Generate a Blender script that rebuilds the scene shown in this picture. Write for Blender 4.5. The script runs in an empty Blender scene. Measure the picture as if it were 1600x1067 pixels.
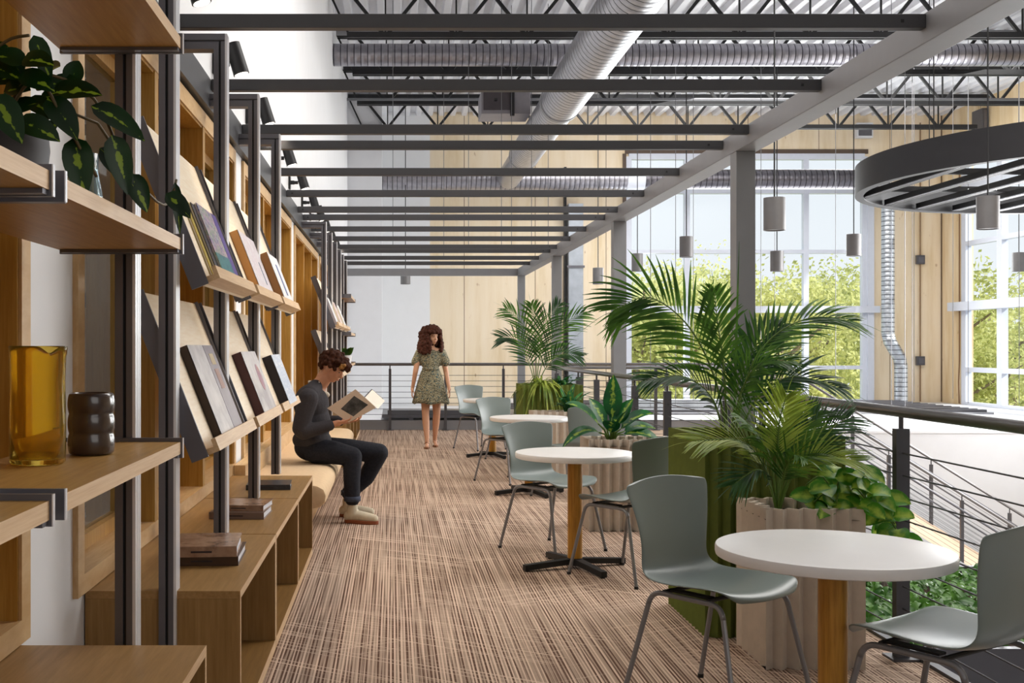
import bpy, bmesh, math, random
from mathutils import Vector, Matrix
C = bpy.context.scene.collection
R = math.radians
sc = bpy.context.scene
# ---------------------------------------------------------------- camera, world, sun, exposure
cd = bpy.data.cameras.new('camera'); cam = bpy.data.objects.new('camera', cd); C.objects.link(cam)
cam.location = (0, 0, 1.41); cam.rotation_euler = (R(90), 0, 0)
cd.sensor_width = 36; cd.lens = 39.375; cd.shift_x = .11625; cd.shift_y = .0053; cd.clip_end = 400; cd.clip_start = .05
sc.camera = cam
sc.view_settings.view_transform = 'Standard'; sc.view_settings.look = 'None'
sc.view_settings.gamma = 1; sc.view_settings.use_curve_mapping = False
sc.view_settings.exposure = 0.3
w = bpy.data.worlds.new('sky'); sc.world = w; w.use_nodes = True
nt = w.node_tree; nt.nodes.clear()
bg = nt.nodes.new('ShaderNodeBackground'); wo = nt.nodes.new('ShaderNodeOutputWorld')
tc = nt.nodes.new('ShaderNodeTexCoord'); sx = nt.nodes.new('ShaderNodeSeparateXYZ'); cr = nt.nodes.new('ShaderNodeValToRGB')
nt.links.new(tc.outputs['Generated'], sx.inputs[0]); nt.links.new(sx.outputs['Z'], cr.inputs[0]); nt.links.new(cr.outputs[0], bg.inputs[0])
cr.color_ramp.elements[0].position = 0.0; cr.color_ramp.elements[0].color = (.96, .98, 1, 1)
cr.color_ramp.elements[1].position = .6; cr.color_ramp.elements[1].color = (.80, .89, 1, 1)
bg.inputs[1].default_value = .80
nt.links.new(bg.outputs[0], wo.inputs[0])
sd = bpy.data.lights.new('sun', 'SUN'); sd.energy = 5.0; sd.angle = R(1.5); sd.color = (1, .97, .92)
so = bpy.data.objects.new('sun', sd); C.objects.link(so)
so.rotation_euler = Vector((-.75, .38, -.62)).to_track_quat('-Z', 'Y').to_euler()
def area(name, loc, target, sx_, sy_, e, col=(1, 1, 1)):
    l = bpy.data.lights.new(name, 'AREA'); l.shape = 'RECTANGLE'; l.size = sx_; l.size_y = sy_; l.energy = e; l.color = col
    o = bpy.data.objects.new(name, l); C.objects.link(o); o.location = loc
    o.rotation_euler = (Vector(target) - Vector(loc)).to_track_quat('-Z', 'Y').to_euler(); return o
area('window_daylight_back', (9.4, 29.6, 3.3), (4, 0, 0), 6, 6, 550, (.96, .98, 1))  # area lamp added at the back window plane as interior fill
area('window_daylight_right', (14.3, 14, 2.6), (0, 8, .8), 16, 4.5, 2300, (.98, .99, 1))  # added side fill, mostly along the windowless stretch of the right wall
area('high_bay_lamp_deck', (3.2, 9, 7.1), (1.2, 9, 0), 4, 12, 820, (1, .97, .93))  # unseen overhead fill added above the deck, no fitting modelled
area('high_bay_lamp_hall', (8, 24, 7.0), (9.5, 27, 0), 10, 6, 650, (1, .98, .95))  # second overhead fill, added to brighten the far hall
area('behind_camera_window', (3.5, -3.5, 3.0), (1, 6, 1.0), 5, 3.0, 60, (1, .98, .95))  # front fill added behind the camera; the rear wall has no window

# ---------------------------------------------------------------- materials
def rgb(h):
    h = h.lstrip('#'); v = [int(h[i:i+2], 16) / 255 for i in (0, 2, 4)]
    return tuple(((c / 12.92) if c <= .04045 else ((c + .055) / 1.055) ** 2.4) for c in v) + (1,)
def newmat(name, col, rough=.5, metal=0, spec=.5):
    m = bpy.data.materials.new(name); m.use_nodes = True; b = m.node_tree.nodes['Principled BSDF']
    b.inputs['Base Color'].default_value = col; b.inputs['Roughness'].default_value = rough
    b.inputs['Metallic'].default_value = metal; b.inputs['Specular IOR Level'].default_value = spec
    return m, m.node_tree, b
def coords(nt, scale, rot=(0, 0, 0), kind='Object'):
    t = nt.nodes.new('ShaderNodeTexCoord'); mp = nt.nodes.new('ShaderNodeMapping')
    mp.inputs['Scale'].default_value = scale; mp.inputs['Rotation'].default_value = rot
    nt.links.new(t.outputs[kind], mp.inputs[0]); return mp.outputs[0]
def noise(nt, vec, scale, detail=3, rough=.55):
    n = nt.nodes.new('ShaderNodeTexNoise'); n.inputs['Scale'].default_value = scale; n.inputs['Detail'].default_value = detail
    n.inputs['Roughness'].default_value = rough; nt.links.new(vec, n.inputs['Vector']); return n.outputs['Fac']
def ramp(nt, fac, stops):
    r = nt.nodes.new('ShaderNodeValToRGB'); e = r.color_ramp.elements
    while len(e) < len(stops): e.new(.5)
    for i, (p, c) in enumerate(stops): e[i].position = p; e[i].color = c
    nt.links.new(fac, r.inputs[0]); return r.outputs[0]
def mixc(nt, fac, a, b, mode='MIX'):
    m = nt.nodes.new('ShaderNodeMix'); m.data_type = 'RGBA'; m.blend_type = mode
    for s, v in ((0, fac), (6, a), (7, b)):
        if hasattr(v, 'links'): nt.links.new(v, m.inputs[s])
        else: m.inputs[s].default_value = v
    return m.outputs[2]
def math_(nt, op, a, b=None, c=None):
    m = nt.nodes.new('ShaderNodeMath'); m.operation = op
    for i, v in enumerate((a, b, c)):
        if v is None: continue
        if hasattr(v, 'links'): nt.links.new(v, m.inputs[i])
        else: m.inputs[i].default_value = v
    return m.outputs[0]
def bump(nt, b, h, st=.2, d=.01):
    n = nt.nodes.new('ShaderNodeBump'); n.inputs['Strength'].default_value = st; n.inputs['Distance'].default_value = d
    nt.links.new(h, n.inputs['Height']); nt.links.new(n.outputs[0], b.inputs['Normal'])
def plain(name, h, rough=.5, metal=0, var=.06, nscale=8, spec=.5, bmp=0):
    c = rgb(h); m, nt, b = newmat(name, c, rough, metal, spec)
    n = noise(nt, coords(nt, (1, 1, 1)), nscale)
    lo = tuple(x * (1 - var) for x in c[:3]) + (1,); hi = tuple(min(1, x * (1 + var)) for x in c[:3]) + (1,)
    nt.links.new(ramp(nt, n, [(.3, lo), (.7, hi)]), b.inputs['Base Color'])
    if bmp: bump(nt, b, n, bmp)
    return m
def wood(name, h1, h2, scale=(3, 3, 60), rough=.45, spec=.4):
    m, nt, b = newmat(name, rgb(h1), rough, 0, spec)
    n = noise(nt, coords(nt, scale), 2.2, 5, .65)
    nt.links.new(ramp(nt, n, [(.32, rgb(h1)), (.68, rgb(h2))]), b.inputs['Base Color'])
    bump(nt, b, n, .05); return m
M = {}
M['oak_shelf'] = wood('oak_shelf', '#a37a3c', '#ba9050', (26, 1.6, 26))
M['oak_edge'] = wood('oak_edge', '#c9a47a', '#dcbd94', (30, 1.6, 60))
M['oak_niche'] = wood('oak_niche', '#a8792f', '#c29648', (30, 30, 1.4))
M['oak_trim'] = wood('oak_trim', '#c79f6c', '#dab98a', (20, 2, 6))
M['birch'] = wood('birch_panel', '#efdabb', '#f8ead2', (3, 3, 40))
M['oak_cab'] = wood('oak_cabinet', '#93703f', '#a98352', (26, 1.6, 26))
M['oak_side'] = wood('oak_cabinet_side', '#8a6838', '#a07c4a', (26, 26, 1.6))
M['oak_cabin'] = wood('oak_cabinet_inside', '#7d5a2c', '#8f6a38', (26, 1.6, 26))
M['table_post'] = wood('pine_post', '#9c6a1c', '#c48f38', (30, 30, 2))
M['frame'] = plain('graphite_aluminium', '#6a696f', .38, .45, .04)
M['silver'] = plain('brushed_aluminium_edge', '#e2e2e6', .3, .25, .02)
M['groove'] = plain('black_groove', '#151416', .6)
M['beam'] = plain('graphite_painted_steel', '#47474a', .45, .1, .03)
M['girder'] = plain('grey_painted_steel', '#8a8a8d', .45, .1, .03)
M['column'] = plain('grey_painted_column', '#8a8b8e', .45, .1, .03)
M['black_steel'] = plain('black_steel', '#1b1b1d', .5, .1)
M['joist'] = plain('dark_joist_paint', '#131315', .6)
M['rail'] = plain('brushed_steel_rail', '#6f6c6b', .3, .6, .05)
M['railpost'] = plain('grey_steel_post', '#58575b', .35, .4, .05)
M['cable'] = plain('steel_cable', '#4a4a4c', .4, .4)
M['wire'] = plain('thin_wire', '#77777a', .4, .5)
M['white_wall'] = plain('white_painted_wall', '#e9e9ea', .7, 0, .015, 3)
M['white_slab'] = plain('white_painted_block', '#d2d2d4', .6, 0, .02, 3)
M['gray_wall'] = plain('pale_grey_wall', '#dadadc', .7, 0, .02, 3)
M['white_frame'] = plain('white_window_frame', '#cfd3dd', .45, 0, .02)
M['white_top'] = plain('white_laminate', '#e6e4e2', .35, 0, .02, 5)
M['shell'] = plain('grey_green_plastic', '#77827f', .3, 0, .03, 3)
M['chair_tube'] = plain('grey_coated_tube', '#86868a', .35, .4)
M['seat_rim'] = plain('pale_shell_edge', '#b5bdbb', .35)
M['soil'] = plain('potting_soil', '#3a2a1e', .9, 0, .4, 60, .2, .5)
M['green_felt'] = plain('olive_green_fluted', '#6a7730', .75, 0, .08, 20)
M['cream_felt'] = plain('cream_fluted', '#cdbfae', .75, 0, .05, 20)
M['stem'] = plain('green_stem', '#5d7a2c', .5)
M['trunk'] = plain('tree_bark', '#7a6a58', .9, 0, .2, 6)
M['light_disc'] = None
def emit(name, col, s):
    m = bpy.data.materials.new(name); m.use_nodes = True; nt = m.node_tree; nt.nodes.clear()
    e = nt.nodes.new('ShaderNodeEmission'); e.inputs[0].default_value = col; e.inputs[1].default_value = s
    o = nt.nodes.new('ShaderNodeOutputMaterial'); nt.links.new(e.outputs[0], o.inputs[0]); return m
M['lamp_on'] = emit('lit_lamp', (1, .93, .82, 1), 4)
M['lamp_dot'] = emit('lit_led_dot', (1, 1, 1, 1), 2.5)
def glass(name, tint=(1, 1, 1, 1), gl=.08, rough=.02):
    m = bpy.data.materials.new(name); m.use_nodes = True; nt = m.node_tree; nt.nodes.clear()
    t = nt.nodes.new('ShaderNodeBsdfTransparent'); t.inputs[0].default_value = tint
    g = nt.nodes.new('ShaderNodeBsdfGlossy'); g.inputs['Roughness'].default_value = rough
    x = nt.nodes.new('ShaderNodeMixShader'); x.inputs[0].default_value = gl
    o = nt.nodes.new('ShaderNodeOutputMaterial')
    nt.links.new(t.outputs[0], x.inputs[1]); nt.links.new(g.outputs[0], x.inputs[2]); nt.links.new(x.outputs[0], o.inputs[0]); return m
M['glass'] = glass('window_glass', (.97, .99, 1, 1), .02, .3)
M['glass_dark'] = glass('interior_glass', (.72, .76, .8, 1), .38)
# amber glass
m, nt, b = newmat('amber_glass', rgb('#c79313'), .06); b.inputs['Transmission Weight'].default_value = .93; b.inputs['IOR'].default_value = 1.3; M['amber'] = m
b.inputs['Base Color'].default_value = (.90, .66, .12, 1)
m, nt, b = newmat('clear_blue_glass', (.7, .88, .95, 1), .03); b.inputs['Transmission Weight'].default_value = .9; M['clear_glass'] = m
m, nt, b = newmat('brown_glaze', rgb('#43342d'), .24); b.inputs['Coat Weight'].default_value = .6; M['glaze'] = m
M['pot_gray'] = plain('dark_grey_pot', '#4a484c', .6, 0, .1)
# galvanised spiral duct : bands along local z
def duct_mat(name, light, dark, pitch, axis='Z'):
    m, nt, b = newmat(name, rgb(light), .34, .75)
    t = nt.nodes.new('ShaderNodeTexCoord'); s = nt.nodes.new('ShaderNodeSeparateXYZ'); nt.links.new(t.outputs['Object'], s.inputs[0])
    f = math_(nt, 'FRACT', math_(nt, 'DIVIDE', s.outputs[axis], pitch))
    n = noise(nt, coords(nt, (1, 1, 1)), 9, 4)
    base = ramp(nt, n, [(.3, tuple(x * .72 for x in rgb(light)[:3]) + (1,)), (.7, rgb(light))])
    band = ramp(nt, f, [(0, (1, 1, 1, 1)), (.12, (1, 1, 1, 1)), (.16, (0, 0, 0, 1)), (.97, (0, 0, 0, 1))])
    nt.links.new(mixc(nt, band, base, rgb(dark)), b.inputs['Base Color'])
    bump(nt, b, math_(nt, 'PINGPONG', f, .5), .35, .03); return m
M['duct'] = duct_mat('galvanised_spiral_duct', '#a9a7ae', '#45434a', .125)
M['duct_big'] = duct_mat('galvanised_large_duct', '#bdbcc2', '#050506', .17)
M['duct_dark'] = duct_mat('dark_spiral_duct', '#6d6a70', '#2a282c', .14)
M['duct_small'] = duct_mat('bright_spiral_duct', '#c9cdd2', '#22252b', .12)
# corrugated deck
M['deck_metal'] = plain('white_corrugated_steel', '#e2e2e6', .5, 0, .05, 2)
# timber-toned back wall with vertical board joints
def panel_wall(name, axis, h1, h2, pitch):
    m, nt, b = newmat(name, rgb(h1), .7, 0, .3)
    sc_ = (1.2, 1.2, .16)
    n = noise(nt, coords(nt, sc_), 2.2, 6, .62)
    base = ramp(nt, n, [(.28, rgb(h2)), (.5, rgb(h1)), (.75, rgb('#f0e1c9'))])
    t = nt.nodes.new('ShaderNodeTexCoord'); s = nt.nodes.new('ShaderNodeSeparateXYZ'); nt.links.new(t.outputs['Object'], s.inputs[0])
    f = math_(nt, 'FRACT', math_(nt, 'DIVIDE', s.outputs[axis], pitch))
    band = math_(nt, 'LESS_THAN', f, .009)
    n2 = noise(nt, coords(nt, (1, 1, 1)), .5, 2)
    knots = noise(nt, coords(nt, (3, 3, 1.4)), 1.7, 2)
    k = ramp(nt, knots, [(.70, (0, 0, 0, 1)), (.76, (.7, .7, .7, 1))])
    base = mixc(nt, k, base, rgb('#a9855c'))
    nt.links.new(mixc(nt, band, base, rgb('#7d6650')), b.inputs['Base Color']); return m
M['back_wood'] = panel_wall('pale_timber_panels_back', 'X', '#ead8bb', '#dbc49c', 1.9)
M['right_wood'] = panel_wall('pale_timber_panels_right', 'Y', '#dfc8a2', '#cdae7e', 2.0)
# carpet
def carpet(name, hi, lo):
    m, nt, b = newmat(name, rgb(hi), .95, 0, .1)
    t = nt.nodes.new('ShaderNodeTexCoord'); s = nt.nodes.new('ShaderNodeSeparateXYZ'); nt.links.new(t.outputs['Object'], s.inputs[0])
    X, Y = s.outputs['X'], s.outputs['Y']
    def axis(a):   # coordinate across lines whose direction is turned by a from the deck's length
        return math_(nt, 'ADD', math_(nt, 'MULTIPLY', X, math.cos(R(a))), math_(nt, 'MULTIPLY', Y, math.sin(R(a))))
    def vec(u, v):
        c = nt.nodes.new('ShaderNodeCombineXYZ'); nt.links.new(u, c.inputs[0]); nt.links.new(v, c.inputs[1]); return c.outputs[0]
    def lines(a, pitch, lo_, hi_, seed, alen):
        u, v = axis(a), axis(a + 90)
        n = noise(nt, vec(math_(nt, 'MULTIPLY', u, 1 / pitch), math_(nt, 'MULTIPLY_ADD', v, alen, seed)), 1.0, 2, .6)
        return ramp(nt, n, [(lo_, (0, 0, 0, 1)), (hi_, (1, 1, 1, 1))])
    a = lines(0, .010, .46, .53, 3, .5)
    w1 = math_(nt, 'FRACT', math_(nt, 'DIVIDE', X, .0165)); a2 = ramp(nt, math_(nt, 'PINGPONG', w1, .5), [(.20, (0, 0, 0, 1)), (.34, (1, 1, 1, 1))])
    a = mixc(nt, .5, a, a2)
    c = lines(58, .016, .57, .62, 7, .35)
    d = lines(-62, .016, .60, .65, 11, .35)
    blk = noise(nt, coords(nt, (1, 1, 1)), 1.3, 1); bb = ramp(nt, blk, [(.42, (0, 0, 0, 1)), (.5, (1, 1, 1, 1))])
    blk2 = noise(nt, coords(nt, (1.1, .9, 1), (0, 0, 2)), 1.7, 1); b2 = ramp(nt, blk2, [(.46, (0, 0, 0, 1)), (.54, (1, 1, 1, 1))])
    f = mixc(nt, .8, a, mixc(nt, 1, c, bb, 'MULTIPLY'), 'SCREEN'); f = mixc(nt, .7, f, mixc(nt, 1, d, b2, 'MULTIPLY'), 'SCREEN')
    rib = ramp(nt, math_(nt, 'PINGPONG', math_(nt, 'FRACT', math_(nt, 'DIVIDE', Y, .018)), .5), [(.05, (.45, .45, .45, 1)), (.2, (1, 1, 1, 1))])
    f = mixc(nt, 1, f, rib, 'MULTIPLY')
    base = mixc(nt, f, rgb(lo), rgb(hi)); nt.links.new(base, b.inputs['Base Color'])
    fine = noise(nt, coords(nt, (1, 1, 1)), 420, 2); bump(nt, b, fine, .3, .004); return m
M['carpet'] = carpet('striped_woven_carpet', '#dfc6b0', '#5a4033')
M['carpet_tan'] = plain('tan_stair_carpet', '#bfa68e', .9, 0, .08, 60, .1)
# leaves
def leafm(name, h1, h2, variegate=None, trans=.25, vr=(.10, .25), rough=.4):
    m, nt, b = newmat(name, rgb(h1), rough, 0, .4)
    n = noise(nt, coords(nt, (1, 1, 1)), 7, 2)
    base = ramp(nt, n, [(.35, rgb(h1)), (.65, rgb(h2))])
    if variegate:
        u = nt.nodes.new('ShaderNodeUVMap'); s = nt.nodes.new('ShaderNodeSeparateXYZ'); nt.links.new(u.outputs[0], s.inputs[0])
        d = math_(nt, 'ABSOLUTE', math_(nt, 'SUBTRACT', s.outputs['X'], .5))
        n2 = noise(nt, coords(nt, (1, 1, 1)), 30, 3)
        d2 = math_(nt, 'ADD', d, math_(nt, 'MULTIPLY', math_(nt, 'SUBTRACT', n2, .5), .8))
        f = ramp(nt, d2, [(vr[0], (1, 1, 1, 1)), (vr[1], (0, 0, 0, 1))])
        base = mixc(nt, f, base, rgb(variegate))
    nt.links.new(base, b.inputs['Base Color'])
    tr = nt.nodes.new('ShaderNodeBsdfTranslucent'); nt.links.new(base, tr.inputs[0])
    x = nt.nodes.new('ShaderNodeMixShader'); x.inputs[0].default_value = trans
    o = nt.nodes['Material Output']; nt.links.new(b.outputs[0], x.inputs[1]); nt.links.new(tr.outputs[0], x.inputs[2]); nt.links.new(x.outputs[0], o.inputs[0])
    return m
M['palm'] = leafm('palm_leaf', '#2c521a', '#5d8a30', None, .35)
M['palm_dark'] = leafm('dark_palm_leaf', '#1d3f1e', '#37622a', None, .25)
M['palm_yellow'] = leafm('yellow_green_palm_leaf', '#6c8a30', '#a2b248', None, .35)
M['pothos'] = leafm('variegated_pothos_leaf', '#35741a', '#579c2a', '#b6cf52', .25, (-.02, .36))
M['philo'] = leafm('striped_philodendron_leaf', '#0b240c', '#16380f', '#86a028', .12, (-.12, .03), .3)
M['dieff'] = leafm('dumb_cane_leaf', '#12452a', '#1f6a2c', '#98b446', .2, (-.28, .12), .3)
M['spider'] = leafm('spider_plant_leaf', '#5d7c26', '#c0cb5c', None, .35)
M['birdsnest'] = leafm('strappy_fern_leaf', '#1b5a3a', '#3f8a4a', '#8fae3c', .25, (.02, .12))
M['ground_leaf'] = leafm('ground_cover_leaf', '#2c5f1a', '#5d8f30', None, .25)
M['tree_leaf'] = leafm('spring_tree_leaf', '#c6c878', '#e8e6a8', None, .55)
M['tree_leaf2'] = leafm('olive_tree_leaf', '#a9b060', '#d6d68e', None, .55)
M['grass'] = plain('dry_meadow', '#cfcf96', .95, 0, .3, .6)

# ---------------------------------------------------------------- geometry helpers
def frame_of(d):
    d = d.normalized(); up = Vector((0, 0, 1)) if abs(d.z) < .95 else Vector((0, 1, 0))
    a = d.cross(up).normalized(); return a, a.cross(d).normalized()
class MB:
    def __init__(s): s.v = []; s.f = []; s.uv = {}
    def box(s, x0, x1, y0, y1, z0, z1):
        b = len(s.v); s.v += [Vector(p) for p in ((x0,y0,z0),(x1,y0,z0),(x1,y1,z0),(x0,y1,z0),(x0,y0,z1),(x1,y0,z1),(x1,y1,z1),(x0,y1,z1))]
        s.f += [tuple(b + i for i in q) for q in ((0,3,2,1),(4,5,6,7),(0,1,5,4),(1,2,6,5),(2,3,7,6),(3,0,4,7))]; return s
    def quad(s, *p):
        b = len(s.v); s.v += [Vector(q) for q in p]; s.f.append(tuple(range(b, b + len(p)))); return s
    def obox(s, c, ax, ay, az):      # oriented box: centre and three half-extent vectors
        c, ax, ay, az = map(Vector, (c, ax, ay, az)); b = len(s.v)
        for z in (-1, 1):
            for (x, y) in ((-1,-1),(1,-1),(1,1),(-1,1)): s.v.append(c + ax*x + ay*y + az*z)
        s.f += [tuple(b + i for i in q) for q in ((0,3,2,1),(4,5,6,7),(0,1,5,4),(1,2,6,5),(2,3,7,6),(3,0,4,7))]; return s
    def bar(s, p, q, w, h=None):
        p, q = Vector(p), Vector(q); h = h or w; d = q - p; a, u = frame_of(d)
        return s.obox((p + q) / 2, a * w / 2, u * h / 2, d / 2)
    def prism(s, pts, off):          # polygon (3d points) swept by a vector
        b = len(s.v); n = len(pts); off = Vector(off); s.v += [Vector(p) for p in pts] + [Vector(p) + off for p in pts]
        s.f.append(tuple(b + i for i in range(n))[::-1]); s.f.append(tuple(b + n + i for i in range(n)))
        for i in range(n): j = (i + 1) % n; s.f.append((b + i, b + j, b + n + j, b + n + i))
        return s
    def tube(s, pts, r, n=8, caps=True):
        pts = [Vector(p) for p in pts]; rr = r if isinstance(r, (list, tuple)) else [r] * len(pts); b = len(s.v)
        a0 = None
        for i, p in enumerate(pts):
            d = (pts[min(i+1, len(pts)-1)] - pts[max(i-1, 0)])
            if d.length < 1e-9: d = Vector((0, 0, 1))
            d.normalize()
            if a0 is None: a0, _ = frame_of(d)
            a0 = (a0 - d * a0.dot(d)).normalized(); u = d.cross(a0)
            for k in range(n):
                t = 2 * math.pi * k / n; s.v.append(p + (a0 * math.cos(t) + u * math.sin(t)) * rr[i])
        for i in range(len(pts) - 1):
            for k in range(n):
                j = (k + 1) % n; s.f.append((b+i*n+k, b+i*n+j, b+(i+1)*n+j, b+(i+1)*n+k))
        if caps: s.f.append(tuple(b + k for k in range(n))[::-1]); s.f.append(tuple(b + (len(pts)-1)*n + k for k in range(n)))
        return s
    def lathe(s, prof, c=(0, 0, 0), n=32, closed=False):
        b = len(s.v); c = Vector(c)
        for (r, z) in prof:
            for k in range(n):
                t = 2*math.pi*k/n; s.v.append(c + Vector((r*math.cos(t), r*math.sin(t), z)))
        for i in range(len(prof) - 1):
            for k in range(n):
                j = (k+1) % n; s.f.append((b+i*n+k, b+i*n+j, b+(i+1)*n+j, b+(i+1)*n+k))
        if not closed:
            s.f.append(tuple(b+k for k in range(n))[::-1]); s.f.append(tuple(b+(len(prof)-1)*n+k for k in range(n)))
        return s
    def ball(s, c, r, n=12, m=8, rot=None):
        c = Vector(c); r = (r, r, r) if not isinstance(r, (tuple, list)) else r; b = len(s.v)
        for i in range(m + 1):
            ph = math.pi * i / m
            for k in range(n):
                t = 2*math.pi*k/n; p = Vector((r[0]*math.sin(ph)*math.cos(t), r[1]*math.sin(ph)*math.sin(t), r[2]*math.cos(ph)))
                if rot: p = rot @ p
                s.v.append(c + p)
        for i in range(m):
            for k in range(n):
                j = (k+1) % n; s.f.append((b+i*n+k, b+(i+1)*n+k, b+(i+1)*n+j, b+i*n+j))
        return s
    def limb(s, pts, rs, n=14, sub=6):   # ball-swept tapered chain, meant to be fused by remesh
        pts = [Vector(p) for p in pts]
        for i in range(len(pts) - 1):
            p, q = pts[i], pts[i+1]
            s.tube([p.lerp(q, t / sub) for t in range(sub + 1)], [rs[i] + (rs[i+1] - rs[i]) * t / sub for t in range(sub + 1)], n)
        for p, r in zip(pts, rs): s.ball(p, r, n, 8)
        return s
    def build(s, name, mat, parent=None, smooth=False, bevel=0, mods=None, uvs=None):
        me = bpy.data.meshes.new(name)
        org = Vector(parent['_w']) if parent and '_w' in parent else Vector((0, 0, 0))
        me.from_pydata([tuple(v - org) for v in s.v], [], s.f)
        me.validate(); me.update()
        if uvs is not None and len(me.loops):
            ul = me.uv_layers.new(name='UVMap')
            for l in me.loops: ul.data[l.index].uv = uvs[l.vertex_index]
        me.materials.append(mat if not isinstance(mat, str) else M[mat])
        if smooth:
            for p in me.polygons: p.use_smooth = True
        o = bpy.data.objects.new(name, me); C.objects.link(o)
        if parent: o.parent = parent; o['_w'] = tuple(org)
        if bevel:
            bv = o.modifiers.new('bevel', 'BEVEL'); bv.width = bevel; bv.segments = 2; bv.limit_method = 'ANGLE'; bv.angle_limit = R(40)
        if smooth == 'auto':
            es = o.modifiers.new('es', 'EDGE_SPLIT'); es.split_angle = R(35)
        return o
def tag(o, label, cat, group=None):
    o['label'] = label; o['category'] = cat
    if group: o['group'] = group
    return o
def thing(name, label, cat, loc=(0, 0, 0), rz=0, group=None, world=False):
    """Empty at the thing's base. world=True: parts are given in world coordinates and made local to it."""
    o = bpy.data.objects.new(name, None); C.objects.link(o); o.empty_display_size = .1
    o.location = loc; o.rotation_euler = (0, 0, rz)
    if world: o['_w'] = tuple(loc)
    return tag(o, label, cat, group)
def struct(name, mb, mat, parent=None, **k):
    o = mb.build(name, mat, parent, **k)
    if not parent: o['kind'] = 'structure'
    return o
def dup(root, loc, rz, label, group=None):
    def cp(o, par):
        c = o.copy(); C.objects.link(c)
        if par: c.parent = par
        for ch in o.children: cp(ch, c)
        return c
    r = cp(root, None); r.location = loc; r.rotation_euler = (0, 0, rz); r['label'] = label
    if group: r['group'] = group
    return r
ORD = ['first', 'second', 'third', 'fourth', 'fifth', 'sixth', 'seventh', 'eighth', 'ninth', 'tenth', 'eleventh', 'twelfth', 'thirteenth', 'fourteenth', 'fifteenth', 'sixteenth']

# ================================================================ THE SHELL
XW = -1.11                                   # face of the left wall
fl = struct('floor', MB().box(XW - .1, 2.36, -4.1, 19.05, -.12, 0), 'carpet')
lf = struct('floor_lower', MB().box(-1.3, 14.9, -4, 30.2, -4.3, -4.2), 'gray_wall')
lg = struct('floor_landing', MB().box(2.37, 5.7, 15.9, 19.05, -.12, 0).prism([(5.7, 17.6, -.12), (6.55, 19.05, -.12), (5.7, 19.05, -.12)], (0, 0, .12)), 'carpet_tan')
struct('trim_1', MB().box(2.36, 2.40, -2, 15.9, -.34, .015), 'beam')                 # deck edge
struct('trim_2', MB().box(XW, 5.7, 19.055, 19.10, -.34, .165), 'girder')               # kerb beyond far railing
struct('trim_3', MB().box(2.41, 5.7, 15.86, 15.9, -.34, .0), 'beam')
# left wall, with openings for the timber window units
units = [(1.15, 3.37), (3.88, 7.78), (8.19, 12.05), (12.5, 16.3), (16.7, 20.5)]
ZB, ZT = .537, 2.79
lw = MB()
edges = [-4.2] + [e for u in units for e in u] + [27.3]
for i in range(0, len(edges), 2): lw.box(XW - .12, XW, edges[i], edges[i+1], -4, 7.7)
for a, b_ in units: lw.box(XW - .12, XW, a, b_, -4, ZB); lw.box(XW - .12, XW, a, b_, ZT, 7.7)
struct('wall_left', lw, 'white_wall')
struct('wall_rear', MB().box(-1.23, 15, -4.4, -4.2, -4, 7.9), plain('mid_grey_wall', '#8d8a88', .7))
struct('wall_corridor', MB().box(-3.3, -3.2, 0, 23, -.1, 3.2).box(-3.2, -1.29, 0, 23, 3.0, 3.1).box(-3.2, -1.29, 0, 23, -.1, 0).box(-3.2, -1.29, 22.9, 23, 0, 3.0), plain('pale_corridor_wall', '#c2bcb4', .7))
area('corridor_lamp', (-2.3, 4.5, 2.9), (-2.3, 4.5, 0), .4, 6, 34, (1, .95, .88)); area('corridor_lamp_far', (-2.3, 13.5, 2.9), (-2.3, 13.5, 0), .4, 9, 40, (1, .95, .88))  # unseen area lamps added to light the space behind the panes
struct('wall_left_end', MB().box(-1.5, -.27, 27.35, 28, -4, 7.7), 'gray_wall')
YB, XR = 30.0, 14.7
X0, X1, Z0, Z1 = 6.31, 12.62, -.05, 6.5      # back window opening
struct('wall_back_white', MB().box(-1.5, .99, YB, YB + .2, -4, 7.9), 'white_wall')
struct('wall_back', MB().box(.99, X0, YB, YB + .2, -4, 7.9).box(X1, XR + .2, YB, YB + .2, -4, 7.9).box(X0, X1, YB, YB + .2, Z1, 7.9).box(X0, X1, YB, YB + .2, -4, Z0), 'back_wood')
D0, D1 = 20.0, 28.75
struct('wall_right', MB().box(XR, XR + .2, D1, YB, -4, 7.9).box(XR, XR + .2, -4.2, D0, -4, 7.9).box(XR, XR + .2, D0, D1, 6.5, 7.9).box(XR, XR + .2, D0, D1, -4, -.07), 'right_wood')
struct('trim_4', MB().box(14.67, 14.695, 29.97, 29.995, -.05, 7.6), plain('dark_corner_joint', '#6d5a46', .8))
# back window
def window(name, mk, fr, panes):
    o = struct(name, fr, 'white_frame'); panes.build('window_pane', 'glass', o); return o
f = MB(); y0, y1 = YB - .06, YB + .1
for x in (X0, 7.87, 9.43, 11.05, X1): f.box(x - .07, x + .07, y0, y1, Z0, Z1)
f.box(X1 + .05, X1 + .22, YB - .12, YB + .0, Z0, Z1 - 0.1)
for z, t in ((Z1, .08), (5.58, .07), (3.96, .05), (.86, .05), (Z0, .06)): f.box(X0, X1, y0 + .003, y1 - .003, z - t, z + t)
f.box(X0 - .3, X1 + .35, YB - .2, YB - .065, 2.32, 2.50)
f.box(X0, X1, y0 + .003, y1 - .003, 2.33, 2.49)
window('window_1', None, f, MB().box(X0, X1, YB + .03, YB + .035, Z0, Z1))
hd = struct('trim_5', MB().box(X0 - .1, X1 + .1, YB - .03, YB - .002, Z1 + .08, Z1 + .2).box(X0 - .16, X0 - .07, YB - .05, YB - .002, -.05, Z1 + .08), plain('dark_window_reveal', '#5a4a3e', .7))
f = MB(); xa, xb = XR - .06, XR + .1
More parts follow.
